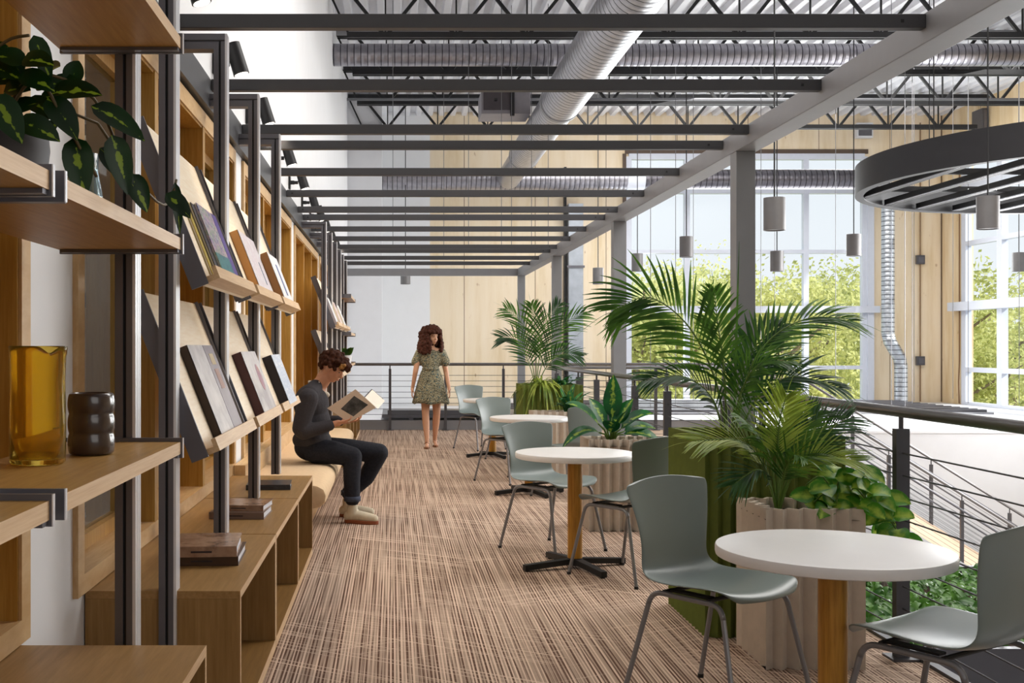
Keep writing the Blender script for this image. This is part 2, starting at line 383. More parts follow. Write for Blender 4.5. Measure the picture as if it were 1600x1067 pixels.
for d in (D1, 27.05, 25.4, 23.75, 22.1, D0): f.box(xa, xb, d - .11, d + .11, -.07, 6.5)
for z, t in ((6.5, .08), (5.5, .07), (4.05, .06), (.83, .06), (-.07, .08)): f.box(xa + .003, xb - .003, D0, D1, z - t, z + t)
f.box(XR - .25, XR - .065, D0, D1 + .45, 2.34, 2.56); f.box(xa + .003, xb - .003, D0, D1, 2.34, 2.56)
window('window_2', None, f, MB().box(XR + .03, XR + .035, D0, D1, -.07, 6.5))
# white block (lower roof) between the landing and the back wall
struct('wall_block', MB().box(4.6, 14.6, 19.6, 29.9, -3.9, -.07), 'white_slab')
struct('wall_block_left', MB().box(-1.0, 4.6, 23.0, 29.9, -3.9, -.16), 'gray_wall')
struct('trim_6', MB().box(4.6, 14.6, 19.585, 19.6, -.10, -.06), 'gray_wall')
# corrugated ceiling
cp = MB(); per = .305; x = -1.2
pts = []
while x < 15:
    pts += [(x, 7.60), (x + .12, 7.60), (x + .15, 7.70), (x + .275, 7.70)]; x += per
n = len(pts); b0 = len(cp.v)
for (x, z) in pts: cp.v += [Vector((x, -4.3, z)), Vector((x, 30.1, z))]
for i in range(n - 1): cp.f.append((2*i, 2*i+1, 2*i+3, 2*i+2))
cp.box(-1.2, 15, -4.4, 30.1, 7.75, 7.85)
struct('ceiling', cp, 'deck_metal')

# roof joists
def joist(y, label, zt=7.55, zb=6.72, xa=-1.09, xb=14.5):
    t = thing('roof_joist', label, 'joist', ((xa + xb) / 2, y, zb), group='roof joists', world=True)
    m = MB(); m.box(xa, xb, y - .09, y - .03, zt - .10, zt).box(xa, xb, y + .03, y + .09, zt - .10, zt); m.build('top_chord', 'joist', t)
    m = MB(); m.box(xa + .3, xb - .3, y - .09, y - .03, zb, zb + .095).box(xa + .3, xb - .3, y + .03, y + .09, zb, zb + .095); m.build('bottom_chord', 'joist', t)
    m = MB(); p = 1.22; x = xa + .35; k = 0
    while x + p <= xb:
        m.bar((x, y, zt - .04), (x + p / 2, y, zb + .03), .055).bar((x + p / 2, y, zb + .03), (x + p, y, zt - .04), .055)
        m.bar((x + p / 2, y, zb + .03), (x + p / 2, y, zt - .04), .028); x += p
    m.bar((xa, y, zt - .05), (xa + .35, y, zb + .03), .035); m.build('web', 'joist', t)
for k, y in enumerate((19.3, 21.9, 24.6, 27.3, 16.8, 14.2)):
    joist(y, ['dark steel roof joist in front of the crosswise round duct', 'dark steel roof joist just behind the crosswise round duct', 'dark steel roof joist above the hanging air box', 'dark steel roof joist closest to the back timber wall', 'dark steel roof joist at the top edge of the photo', 'dark steel roof joist overhead nearest the camera'][k])
tag(MB().tube([(-1, 19.75, 6.95), (14.5, 19.75, 6.95)], .05, 8).build('conduit_pipe', 'girder', smooth=True), 'thin grey pipe running along the first visible roof joist', 'pipe')
tag(MB().tube([(-1, 24.3, 6.78), (14.5, 24.3, 6.78)], .03, 8).build('conduit_pipe', 'wire', smooth=True), 'thin pale conduit running along the third roof joist', 'pipe')

# ducts
def zduct(name, label, p, q, r, mat, grp=None, r2=None):
    p, q = Vector(p), Vector(q); L = (q - p).length; r2 = r2 or r
    o = MB().lathe([(r, 0), (r2, L)], n=28).build(name, mat, smooth='auto')
    o.location = p; o.rotation_euler = (q - p).to_track_quat('Z', 'Y').to_euler(); tag(o, label, 'duct', grp); return o
zduct('round_duct', 'galvanised round duct crossing the whole hall under the roof joists', (-1.1, 20.8, 6.83), (14.6, 20.8, 6.83), .205, 'duct')
t = thing('main_duct', 'large spiral duct running away overhead and dropping to the back wall duct', 'duct', (2.93, 13, 5.69), world=True)
def ductpart(name, p, q, r, r2, mat, par):
    p, q = Vector(p), Vector(q); o = MB().lathe([(r, 0), (r2, (q - p).length)], n=32).build(name, mat, smooth='auto')
    o.parent = par; o.location = p - par.location; o.rotation_euler = (q - p).to_track_quat('Z', 'Y').to_euler(); return o
ductpart('duct_section', (2.93, 8, 5.69), (2.93, 19.5, 5.69), .36, .36, 'duct_big', t)
ductpart('duct_section', (2.93, 19.52, 5.69), (2.93, 25, 5.69), .33, .33, 'duct_big', t)
ductpart('duct_section', (2.93, 25.02, 5.69), (2.93, 28.30, 5.69), .29, .29, 'duct_big', t)
ductpart('duct_joint', (2.93, 19.45, 5.69), (2.93, 19.6, 5.69), .37, .37, 'girder', t)
ductpart('duct_joint', (2.93, 24.95, 5.69), (2.93, 25.05, 5.69), .34, .34, 'girder', t)
t = thing('back_wall_duct', 'long round duct crossing in front of the back wall and big window', 'duct', (3, 28.6, 5.69), world=True)
ductpart('duct_section', (-1.4, 28.6, 5.69), (6.1, 28.6, 5.69), .27, .27, 'duct', t)
ductpart('duct_collar', (5.95, 28.6, 5.69), (6.4, 28.6, 5.69), .29, .29, 'white_frame', t)
o = ductpart('duct_section', (6.4, 28.6, 5.69), (12.6, 28.6, 5.69), .25, .25, 'duct_dark', t); o['label'] = 'dark ribbed duct section'
t = thing('drop_duct', 'bright spiral duct running down the corner wall with a double bend', 'duct', (13.1, 29.4, 0), world=True)
m = MB(); m.tube([(12.95, 29.3, 5.6), (12.95, 29.3, 1.75)], .165, 20); m.build('duct_section', 'duct_small', t, smooth='auto')
m = MB(); m.tube([(12.95, 29.3, 1.77), (13.0, 29.3, 1.55), (13.12, 29.3, 1.35), (13.25, 29.3, 1.12), (13.29, 29.3, .9)], .163, 20); m.build('duct_elbow', 'duct_small', t, smooth=True)
m = MB(); m.tube([(13.29, 29.3, .92), (13.29, 29.3, -.07)], .165, 20); m.build('duct_section', 'duct_small', t, smooth='auto')
t = thing('air_box', 'grey hanging air terminal box beside the large spiral duct', 'air box', (2.0, 22, 6.0), world=True)
MB().box(1.72, 2.68, 21.8, 22.6, 5.95, 6.40).build('housing', plain('grey_sheet_box', '#8b878c', .5, .4), t, bevel=.01)
MB().box(1.76, 2.28, 21.78, 21.8, 6.02, 6.38).build('end_panel', plain('dark_end_panel', '#4c464a', .6, .2), t)
MB().lathe([(.03, -.01), (.03, .04)], (2.0, 21.77, 6.2), 12).build('port', 'black_steel', t)
MB().box(2.28, 2.36, 21.74, 21.8, 5.9, 6.4).build('bracket', 'black_steel', t)

# columns and boxes on the back wall
tag(MB().box(4.65, 5.03, 29.6, 29.97, -.1, 5.2).build('steel_riser', plain('pale_blue_grey_steel', '#aab0b8', .4, .3, .1, 5)), 'pale blue-grey steel riser standing against the back timber wall', 'riser')
tag(MB().box(4.56, 4.62, 29.8, 29.97, -.1, 6.2).build('black_pipe', 'black_steel'), 'thin black pipe just left of the pale steel riser', 'pipe')
tag(MB().box(4.6, 5.06, 29.55, 29.6, 3.5, 3.56).build('pipe_strap', 'frame'), 'dark strap around the pale steel riser', 'strap')
def ebox(x0, x1, y0, y1, z0, z1, label, mat='railpost'):
    t = thing('electrical_box', label, 'electrical box', ((x0+x1)/2, (y0+y1)/2, z0), world=True)
    MB().box(x0, x1, y0, y1, z0, z1).build('housing', mat, t, bevel=.01)
    if x1 - x0 > .15: MB().box(x0 + .04, x1 - .04, y0 - .012, y0, z0 + .05, z1 - .05).build('cover', 'frame', t)
    else: MB().box(x0 - .012, x0, y0 + .04, y1 - .04, z0 + .05, z1 - .05).build('cover', 'frame', t)
ebox(12.35, 12.78, 29.8, 29.98, 6.98, 7.38, 'grey electrical box high above the right end of the big window', 'gray_wall')
ebox(13.98, 14.2, 29.88, 29.98, 3.62, 3.86, 'upper small grey box on the corner conduit')
ebox(13.98, 14.2, 29.88, 29.98, .92, 1.16, 'lower small grey box on the corner conduit')
ebox(14.52, 14.68, 27.6, 28.1, 6.75, 7.3, 'upper grey cabinet on the right wall near the ceiling')
ebox(14.52, 14.68, 27.6, 28.1, 6.1, 6.6, 'lower grey cabinet on the right wall near the ceiling')
tag(MB().tube([(14.09, 29.93, -.05), (14.09, 29.93, 7.4)], .02, 8).build('conduit_pipe', plain('bronze_conduit', '#8a6f52', .5, .4)), 'thin vertical conduit joining the two small wall boxes', 'conduit')
tag(MB().tube([(14.66, 29.0, -.05), (14.62, 28.95, .5), (14.64, 28.95, 1), (14.64, 28.95, 6)], .018, 8).build('conduit_pipe', plain('copper_pipe', '#8d6c4f', .4, .5)), 'thin brown pipe beside the right window frame', 'conduit')
# low grey equipment beyond the landing
t = thing('roof_curb', 'low dark grey metal curb box beyond the far railing', 'curb', (2, 21.5, -.6), world=True)
MB().box(-.23, 4.5, 20.6, 22.9, -.9, .02).build('housing', plain('grey_sheet', '#86868a', .5, .3), t)
MB().box(-.2, 4.4, 20.7, 22.6, .1, .16).box(-.1, 1.6, 20.7, 20.9, .16, .24).build('rail', 'railpost', t)
for x in (.3, 1.6, 2.9, 4.1): MB().box(x, x + .08, 20.75, 20.83, .02, .1).build('support', 'frame', t)
t = thing('louvre_platform', 'flat grey platform with long ribs lying in front of the back wall', 'platform', (8, 27, -.07), world=True)
MB().box(2.3, 13.2, 24.6, 29.4, -.068, -.03).build('deck', plain('grey_ribbed_sheet', '#a3a3a8', .5, .2), t)
m = MB()
for k in range(12): m.box(2.4, 13.1, 24.7 + k * .39, 24.8 + k * .39, -.03, .03)
m.build('ribs', 'railpost', t)

# outside
struct('ground', MB().box(-30, 90, 33, 160, -4.4, -4.3), 'grass')
rnd = random.Random(5)
def tree(x, y, h, rad, label, mat):
    t = thing('broadleaf_tree', label, 'tree', (x, y, -4.3), group='trees outside the windows')
    m = MB(); m.tube([(0, 0, 0), (.1, .1, h * .35), (rnd.uniform(-.4, .4), 0, h * .8)], [.28, .2, .06], 7)
    for k in range(7):
        a = rnd.uniform(0, 6.28); z = h * rnd.uniform(.2, .6)
        m.tube([(0, 0, z), (rad * .4 * math.cos(a), rad * .4 * math.sin(a), z + h * .15), (rad * .8 * math.cos(a), rad * .8 * math.sin(a), z + h * .26)], [.1, .06, .02], 5)
    m.build('trunk', 'trunk', t)
    m = MB()
    cl = [(rnd.uniform(-1, 1) * rad * .75, rnd.uniform(-1, 1) * rad * .7, h * rnd.uniform(.12, .90), rad * rnd.uniform(.22, .42)) for _ in range(40)]
    for (cx, cy, cz, cr_) in cl:
        for _ in range(230):
            d = Vector((rnd.gauss(0, 1), rnd.gauss(0, 1), rnd.gauss(0, 1))).normalized() * cr_ * rnd.uniform(.5, 1)
            p = Vector((cx, cy, cz)) + d; s = rnd.uniform(.07, .15)
            a = Vector((rnd.gauss(0, 1), rnd.gauss(0, 1), rnd.gauss(0, 1))).normalized() * s; b_ = a.orthogonal().normalized() * s * .7
            m.quad(p - a, p - b_, p + a, p + b_)
    m.build('crown', mat, t)
tl = [(8.6, 40, 8.6, 3.2), (14.4, 42, 9.6, 3.5), (20.8, 43, 9.8, 3.7), (11.5, 50, 10.3, 4.2), (18.5, 53, 11, 4.6), (26.5, 48, 10.2, 4.2), (27, 38.5, 8.2, 3.0), (32.8, 41, 8.4, 3.2), (37, 50, 10.2, 4.6), (44, 47, 10.4, 4.6), (28.5, 62, 12, 5), (15, 66, 13, 6), (40, 66, 12, 6), (52, 58, 12, 6)]
tn = ['leafy spring tree behind the left panes of the big window', 'yellow-green tree behind the middle of the big window', 'yellow-green tree behind the right panes of the big window', 'broad tree in the second row behind the tall palm', 'taller tree in the second row behind the big window', 'tree in the second row at the right end of the big window', 'tree just outside the corner between the two windows', 'tree behind the leftmost panes of the right window', 'tall far tree behind the right window', 'tree at the right edge behind the right window', 'hazy far tree behind the timber corner', 'hazy tree farthest back in the meadow behind the big window', 'hazy far tree behind the middle of the right window', 'hazy far tree at the extreme right']
for k, (x, y, h, r) in enumerate(tl): tree(x, y, h * .9, r, tn[k], 'tree_leaf' if k % 2 else 'tree_leaf2')

rnd = random.Random(44); m = MB()
for _ in range(9000):
    x = rnd.uniform(-10, 95); y = rnd.uniform(84, 96); z = -4.3 + rnd.uniform(0, 1) ** .8 * (9.5 + 1.6 * math.sin(x * .35) + 1.0 * math.sin(x * 1.1)); s = rnd.uniform(.35, .8)
    a = Vector((rnd.gauss(0, 1), rnd.gauss(0, .6), rnd.gauss(0, 1))).normalized() * s; b_ = a.orthogonal().normalized() * s * .7; p = Vector((x, y, z)); m.quad(p - a, p - b_, p + a, p + b_)
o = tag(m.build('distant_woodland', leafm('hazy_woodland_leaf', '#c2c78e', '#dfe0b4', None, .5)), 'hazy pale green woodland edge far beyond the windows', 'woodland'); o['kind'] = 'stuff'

# ================================================================ LEFT WALL UNITS
struct('trim_7', MB().box(XW, -1.06, .5, 23.3, 2.79, 2.966), 'beam')
un = ['nearest', 'second', 'third', 'fourth', 'farthest']
for k, (a, b_) in enumerate(units):
    w_ = MB(); e = .08; xo, xi = -1.09, -1.125
    w_.box(XW - .14, xo, a, a + e, ZB, ZT - .02).box(XW - .14, xo, b_ - e, b_, ZB, ZT - .02)
    w_.box(XW - .14, xo, a + e, b_ - e, ZB, ZB + .07).box(XW - .14, xo, a + e, b_ - e, ZT - .11, ZT - .02)
    uo = struct('window_%d' % (k + 3), w_, 'oak_trim')
    divs = [a + .05] + [a + (b_ - a) * j / 3 for j in (1, 2)] + [b_ - .05]
    if k == 0: divs = [a + .05, 2.1, b_ - .05]
    d_ = MB(); fr = MB(); pn = MB(); bk = MB()
    for j in range(1, len(divs) - 1): d_.box(-1.24, -1.094, divs[j] - .035, divs[j] + .035, ZB + .07, ZT - .11)
    d_.box(-1.245, -1.10, a + e, a + e + .012, ZB + .07, ZT - .11).box(-1.245, -1.10, b_ - e - .012, b_ - e, ZB + .07, ZT - .11).box(-1.245, -1.10, a + e + .012, b_ - e - .012, ZT - .122, ZT - .11)
    for j in range(len(divs) - 1):
        c, d = divs[j] + .05, divs[j+1] - .05
        fr.box(-1.28, -1.22, c, c + .06, ZB + .07, ZT - .12).box(-1.28, -1.22, d - .06, d, ZB + .07, ZT - .12).box(-1.28, -1.22, c + .06, d - .06, ZB + .07, ZB + .13).box(-1.28, -1.22, c + .06, d - .06, ZT - .18, ZT - .12)
        if (j % 2 == 0 and k < 3) or k == 1 and j == 2: pn.box(-1.26, -1.252, c + .06, d - .06, ZB + .13, ZT - .18)
        else: bk.box(-1.26, -1.24, c + .06, d - .06, ZB + .13, ZT - .18)
    d_.build('divider', 'oak_niche', uo); fr.build('inner_frame', 'oak_niche', uo)
    if pn.v: pn.build('window_pane', 'glass_dark', uo)
    if bk.v: bk.build('timber_panel', 'oak_niche', uo)

# ================================================================ FRAMES
FX = -.775
def shelf_frame(y, label, foot=0.0):
    t = thing('shelf_frame', label, 'frame', (FX - .04, y, foot), group='graphite shelf frames along the left wall', world=True)
    m = MB(); m.box(FX - .062, FX - .038, y - .03, y + .045, foot, 2.80).box(FX - .028, FX - .004, y - .03, y + .045, foot, 2.835); m.box(FX - .058, FX - .008, y - .018, y + .04, foot, 2.80)
    m.build('post', 'frame', t)
    m = MB(); m.box(-1.06, FX - .038, y - .03, y + .045, 2.80, 2.832).box(-1.06, FX - .004, y - .03, y + .045, 2.842, 2.872).box(-1.06, FX - .01, y - .018, y + .04, 2.81, 2.865)
    m.build('top_arm', 'frame', t)
    MB().box(FX - .038, FX - .028, y - .0185, y - .018, foot, 2.84).build('groove', 'groove', t)
    m = MB()
    for q in (-.030, -.004, .022): m.box(FX - .004, FX, y + q, y + q + .021, foot, 2.872)
    m.box(FX - .009, FX - .004, y - .0305, y - .03, foot, 2.872)
    m.build('edge_strip', 'silver', t)
fys = [3.40, 4.03, 5.255, 6.50, 7.72, 13.1, 14.35, 15.6, 16.85, 17.75, 18.95, 2.12]
fl_ = ['graphite frame post holding the near shelves beside the amber pitcher', 'graphite frame post at the near side of the first display racks', 'graphite frame post between the first and second display rack bays', 'graphite frame post between the second and third display rack bays', 'graphite frame post beside the seated reader', 'graphite frame post just past the bench, nearest of the far frames', 'second graphite frame post past the bench', 'third graphite frame post past the bench', 'fourth graphite frame post past the bench', 'fifth graphite frame post past the bench', 'graphite frame post closest to the far railing', 'graphite frame post nearest the camera at the left edge']
for y, l in zip(fys, fl_): shelf_frame(y, l, .535 if y in (5.255, 6.50, 7.72) else 0)

# ================================================================ CABINETS
CX0, CX1, CZ = XW + .005, -.549, .534
def cabinet(y0, y1, label):
    t = thing('open_cabinet', label, 'cabinet', ((CX0 + CX1) / 2, (y0 + y1) / 2, 0), group='open oak cabinets along the left wall', world=True)
    th = .022
    MB().box(CX0, CX1, y0, y1, CZ - .028, CZ).build('top', 'oak_cab', t, bevel=.001)
    MB().box(CX0, CX1, y0, y0 + th, 0, CZ - .028).build('side_panel', 'oak_side', t)
    MB().box(CX0, CX1, y1 - th, y1, 0, CZ - .028).build('side_panel', 'oak_side', t)
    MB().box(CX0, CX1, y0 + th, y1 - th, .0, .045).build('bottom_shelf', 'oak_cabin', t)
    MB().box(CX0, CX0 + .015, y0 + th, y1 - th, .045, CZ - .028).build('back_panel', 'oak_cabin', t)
    m = MB(); e = .0015
    m.box(CX1, CX1 + e, y0, y1, CZ - .028, CZ).box(CX1, CX1 + e, y0, y0 + th, 0, CZ - .028).box(CX1, CX1 + e, y1 - th, y1, 0, CZ - .028).box(CX1, CX1 + e, y0 + th, y1 - th, 0, .045)
    m.build('edge_banding', 'oak_edge', t)
cabs = [(2.05, 3.29, 'open oak cabinet nearest the camera at the bottom left'), (4.02, 5.235, 'open oak cabinet with two stacked books near its far post'), (5.25, 6.47, 'open oak cabinet holding the middle pair of stacked books'), (6.485, 7.63, 'open oak cabinet next to the bench, holding one dark book'),
        (13.1, 14.35, 'open oak cabinet just past the bench'), (14.37, 15.6, 'second open oak cabinet past the bench'), (15.62, 16.9, 'third open oak cabinet past the bench'), (16.92, 18.5, 'open oak cabinet closest to the far railing')]
for a, b_, l in cabs: cabinet(a, b_, l)

# bench
t = thing('bench', 'long tan upholstered bench on a slatted oak base under the reader', 'bench', (-.75, 10.3, 0), world=True)
m = MB(); y0, y1 = 7.66, 13.0
prof = [(-1.08, .30), (-.56, .30), (-.50, .31), (-.462, .345), (-.455, .39), (-.47, .435), (-.52, .462), (-.60, .47), (-1.08, .47), (-1.08, .45)]
m.prism([(x, y0, z) for x, z in prof], (0, y1 - y0, 0)); m.build('seat_cushion', plain('tan_upholstery', '#dcc09c', .85, 0, .05, 30, .15, .1), t, smooth='auto', bevel=.02)
m = MB(); m.box(-1.1, -.67, y0, y1, .0, .30); m.build('base', 'oak_niche', t)
m = MB(); y = y0 + .03
while y < y1 - .03: m.box(-.67, -.65, y, y + .022, .01, .295); y += .045
m.build('slats', 'oak_trim', t)
MB().box(-1.088, -1.01, y0, y1, .47, .60).build('back_ledge', 'oak_trim', t)

# ================================================================ FLAT SHELVES
def flat_shelf(y0, y1, zt, label, ends=True):
    t = thing('wall_shelf', label, 'shelf', (-.83, (y0 + y1) / 2, zt - .036), group='flat oak shelves', world=True)
    MB().box(-1.0, -.6385, y0, y1, zt - .036, zt).build('board', 'oak_shelf', t)
    MB().box(-.6385, -.637, y0, y1, zt - .036, zt).build('front_edge', 'oak_edge', t)
    for yy, s in ((y0, -1), (y1, 1)):
        a, b_ = (yy - .012, yy) if s < 0 else (yy, yy + .012)
        m = MB().box(-1.0, -.632, a, b_, zt - .048, zt + .012).box(-.99, -.64, min(yy, yy - s * .03), max(yy, yy - s * .03), zt - .046, zt - .0365)
        m.build('bracket', 'frame', t)
        MB().box(-.632, -.6295, a, b_, zt - .048, zt + .012).build('bracket_edge', 'silver', t)
flat_shelf(2.165, 3.36, 2.339, 'highest oak shelf at the upper left corner')
flat_shelf(2.165, 3.36, 1.737, 'oak shelf carrying the potted trailing plant')
flat_shelf(.9, 2.075, 1.737, 'oak shelf at the left edge just nearer than the plant shelf')
flat_shelf(2.165, 3.36, 1.125, 'oak shelf carrying the amber glass pitcher')
flat_shelf(.9, 2.075, 1.125, 'oak shelf at the left edge just nearer than the pitcher shelf')
flat_shelf(16.95, 18.9, 2.20, 'highest small oak shelf near the far railing')
flat_shelf(16.95, 18.9, 1.63, 'middle small shelf near the far railing with a white bowl')
flat_shelf(16.95, 18.9, 1.15, 'lowest small shelf near the far railing with a potted plant')

# ================================================================ DISPLAY RACKS
def rack(y0, y1, zb, label, grp='tilted birch display racks'):
    """tilted board: bottom front edge at (-.70, zb), top at (-.935, zb+.62)"""
    t = thing('display_rack', label, 'display rack', (-.75, (y0 + y1) / 2, zb), group=grp, world=True)
    B, T = Vector((-.70, 0, zb)), Vector((-.935, 0, zb + .60)); u = (T - B).normalized(); nrm = Vector((u.z, 0, -u.x))
    def P(along, out): return B + u * along + nrm * out
    def pl(a0, a1, o0, o1, ya, yb): 
        return [P(a0, o0) + Vector((0, ya, 0)), P(a1, o0) + Vector((0, ya, 0)), P(a1, o1) + Vector((0, ya, 0)), P(a0, o1) + Vector((0, ya, 0))], (0, yb - ya, 0)
    L = (T - B).length; th = .012
    m = MB(); m.prism(*pl(.0, L, 0, .016, y0 + th, y1 - th)); m.build('board', 'birch', t)
    m = MB(); m.prism(*pl(.0, .022, .016, .075, y0 + th, y1 - th)); m.prism(*pl(.022, .05, .058, .075, y0 + th, y1 - th)); m.build('ledge', 'oak_edge', t)
    for a, b_ in ((y0, y0 + th), (y1 - th, y1)):
        m = MB(); m.prism(*pl(-.005, L + .005, -.035, .03, a, b_)); m.build('side_plate', 'frame', t)
    return P, u, nrm
RK = {}
rl = {('u', 0): 'upper display rack nearest the camera, holding three magazines', ('u', 1): 'upper display rack in the middle bay, holding a white book', ('u', 2): 'upper display rack farthest of the three by the reader',
      ('l', 0): 'lower display rack nearest the camera, holding the glossy open book', ('l', 1): 'lower display rack holding the book with a round spot', ('l', 2): 'lower display rack beside the reader, holding a dark-spined book'}
bays = [(4.07, 5.21), (5.30, 6.455), (6.545, 7.675)]
for (kk, zb) in (('u', 1.635), ('l', 1.005)):
    for i, (a, b_) in enumerate(bays): RK[(kk, i)] = rack(a, b_, zb, rl[(kk, i)])
far = [(13.15, 14.3), (14.4, 15.55), (15.65, 16.8)]
fw = ['first', 'second', 'third']
for (kk, zb, nm) in (('fu', 1.635, 'upper'), ('fl', 1.005, 'lower')):
    for i, (a, b_) in enumerate(far): RK[(kk, i)] = rack(a, b_, zb, '%s %s display rack past the bench, behind the reader' % (fw[i], nm), 'display racks past the bench')

def cover_mat(name, cols, scale=4, stretch=(1, 1, 1)):
    m, nt, b = newmat(name, rgb(cols[0]), .3)
    n = noise(nt, coords(nt, stretch), scale, 4, .6)
    k = len(cols); nt.links.new(ramp(nt, n, [(.3 + .4 * i / max(1, k - 1), rgb(c)) for i, c in enumerate(cols)]), b.inputs['Base Color']); return m
paper = plain('book_paper', '#e9e0d0', .8); brownpage = plain('brown_page_block', '#8a6238', .8, 0, .15, 40)
def rack_book(key, y0, y1, h, thick, label, cover, spine=None, page=paper, off=0, extra=None, name='book', cat='book'):
    P, u, nrm = RK[key]; a0 = .023; o0 = .0165 + off
    c = P(a0, o0) + Vector((0, (y0 + y1) / 2, 0))
    t = thing(name, label, cat, c, world=True)
    def pb(ya, yb, aa, ab, oa, ob, nm, mat):
        q = [P(aa, oa), P(ab, oa), P(ab, ob), P(aa, ob)]
        m = MB().prism([p + Vector((0, ya, 0)) for p in q], (0, yb - ya, 0)); return m.build(nm, mat, t)
    pb(y0 + .004, y1 - .003, a0 + .003, a0 + h - .003, o0 + .002, o0 + thick - .003, 'pages', page)
    pb(y0, y1, a0, a0 + h, o0 + thick - .003, o0 + thick, 'cover', cover)
    pb(y0, y1, a0, a0 + h, o0, o0 + .002, 'back_cover', spine or cover)
    if spine: pb(y0, y0 + .004, a0, a0 + h, o0, o0 + thick, 'spine', spine)
    if extra: extra(pb, a0, o0 + thick)
    return t
flow = cover_mat('floral_cover', ['#f3efe6', '#5b8f6a', '#d9b6c4', '#2f4f8a', '#e9e4da'], 22)
purple = plain('purple_band', '#4a2f86', .4); dk = plain('dark_cover', '#2e2226', .4); yel = plain('yellow_cover', '#b39a2c', .5); whitec = plain('white_cover', '#ececee', .35, 0, .03)
teal = cover_mat('teal_cover', ['#1f4f6a', '#3a8a8a', '#1c3a6a'], 18); glossy = cover_mat('glossy_grey_cover', ['#e9e9ee', '#c9c8d0', '#f7f7fa'], 4); glossy.node_tree.nodes['Principled BSDF'].inputs['Roughness'].default_value = .18
rack_book(('u', 0), 4.30, 4.72, .335, .012, 'yellow-edged magazine behind the dark one on the upper near rack', yel, name='magazine', cat='magazine')
rack_book(('u', 0), 4.36, 4.78, .325, .012, 'dark brown magazine between the yellow and the floral one', dk, off=.0125, name='magazine', cat='magazine')
rack_book(('u', 0), 4.44, 4.92, .33, .010, 'floral magazine with a purple band on the upper near rack', flow, off=.025,
          extra=lambda pb, a, o: (pb(4.80, 4.917, a, a + .33, o, o + .001, 'band', purple), pb(4.45, 4.80, a, a + .12, o, o + .001, 'picture', teal)), name='magazine', cat='magazine')
rack_book(('u', 1), 5.58, 6.22, .34, .045, 'white book with pink speckles on the upper middle rack', cover_mat('speckled_cover', ['#f6f4f2', '#efeaf0', '#e3d3da', '#f6f4f2'], 25), spine=plain('tan_spine', '#c08c50', .6),
          extra=lambda pb, a, o: pb(6.02, 6.05, a + .07, a + .2, o, o + .001, 'mark', plain('navy_mark', '#2d3c66', .5)))
rack_book(('u', 2), 6.80, 7.38, .33, .05, 'white book with a blue mark on the upper far rack', whitec, spine=plain('brown_spine', '#946a40', .6),
          extra=lambda pb, a, o: pb(7.08, 7.16, a + .06, a + .27, o, o + .001, 'mark', plain('blue_mark', '#33508e', .5)))
rack_book(('l', 0), 4.38, 4.98, .40, .035, 'glossy pale book with a photo strip on the lower near rack', glossy, spine=plain('umber_spine', '#3b2b1e', .6), page=brownpage,
          extra=lambda pb, a, o: (pb(4.73, 4.97, a, a + .398, o, o + .001, 'strip', plain('grey_violet_strip', '#8f8893', .25)), pb(4.80, 4.90, a + .2, a + .29, o + .001, o + .002, 'picture', plain('brown_photo', '#8a5c48', .4)), pb(4.80, 4.90, a + .31, a + .36, o + .001, o + .002, 'picture', plain('ochre_photo', '#b09a6a', .4))))
def spot(pb, a, o):
    P, u, nrm = RK[('l', 1)]
    pts = [P(a + .21 + .075 * math.cos(2*math.pi*k/24), o) + Vector((0, 6.10 + .075 * math.sin(2*math.pi*k/24), 0)) for k in range(24)]
    t_ = bpy.data.objects.get('book_with_spot'); m = MB().prism(pts, nrm * .001); m.build('round_spot', cover_mat('reddish_disc', ['#a65a50', '#8a4a70', '#b0705a'], 8), BK[0])
BK = []
BK.append(rack_book(('l', 1), 5.72, 6.30, .36, .05, 'white book with a reddish round spot on the lower middle rack', glossy, spine=plain('maroon_spine', '#4c2a2c', .6), page=brownpage)); spot(None, .023, .0165 + .05)
rack_book(('l', 2), 6.95, 7.46, .33, .06, 'book with dark spine and pale streaked cover beside the reader', cover_mat('pale_streaked_cover', ['#e9edf4', '#b9c6dc', '#f2f4f8'], 9, (1, 1, 5)), spine=plain('black_spine', '#241d22', .6))
rack_book(('fu', 0), 13.5, 13.95, .36, .03, 'pale magazine on the first upper rack past the bench', whitec, spine=plain('grey_spine', '#9a96a0', .6), name='magazine', cat='magazine')
rack_book(('fu', 1), 14.7, 15.2, .36, .03, 'pink-edged pale magazine on the second upper rack past the bench', cover_mat('pale_pink_cover', ['#f1ecec', '#d9b9b4', '#f1ecec'], 8), name='magazine', cat='magazine')
rack_book(('fu', 2), 15.9, 16.4, .36, .03, 'white magazine on the third upper rack past the bench', whitec, name='magazine', cat='magazine')
rack_book(('fl', 2), 15.9, 16.4, .36, .03, 'white magazine on the third lower rack past the bench', whitec, name='magazine', cat='magazine')
rack_book(('fl', 1), 14.7, 15.2, .36, .03, 'white magazine on the second lower rack past the bench', whitec, name='magazine', cat='magazine')

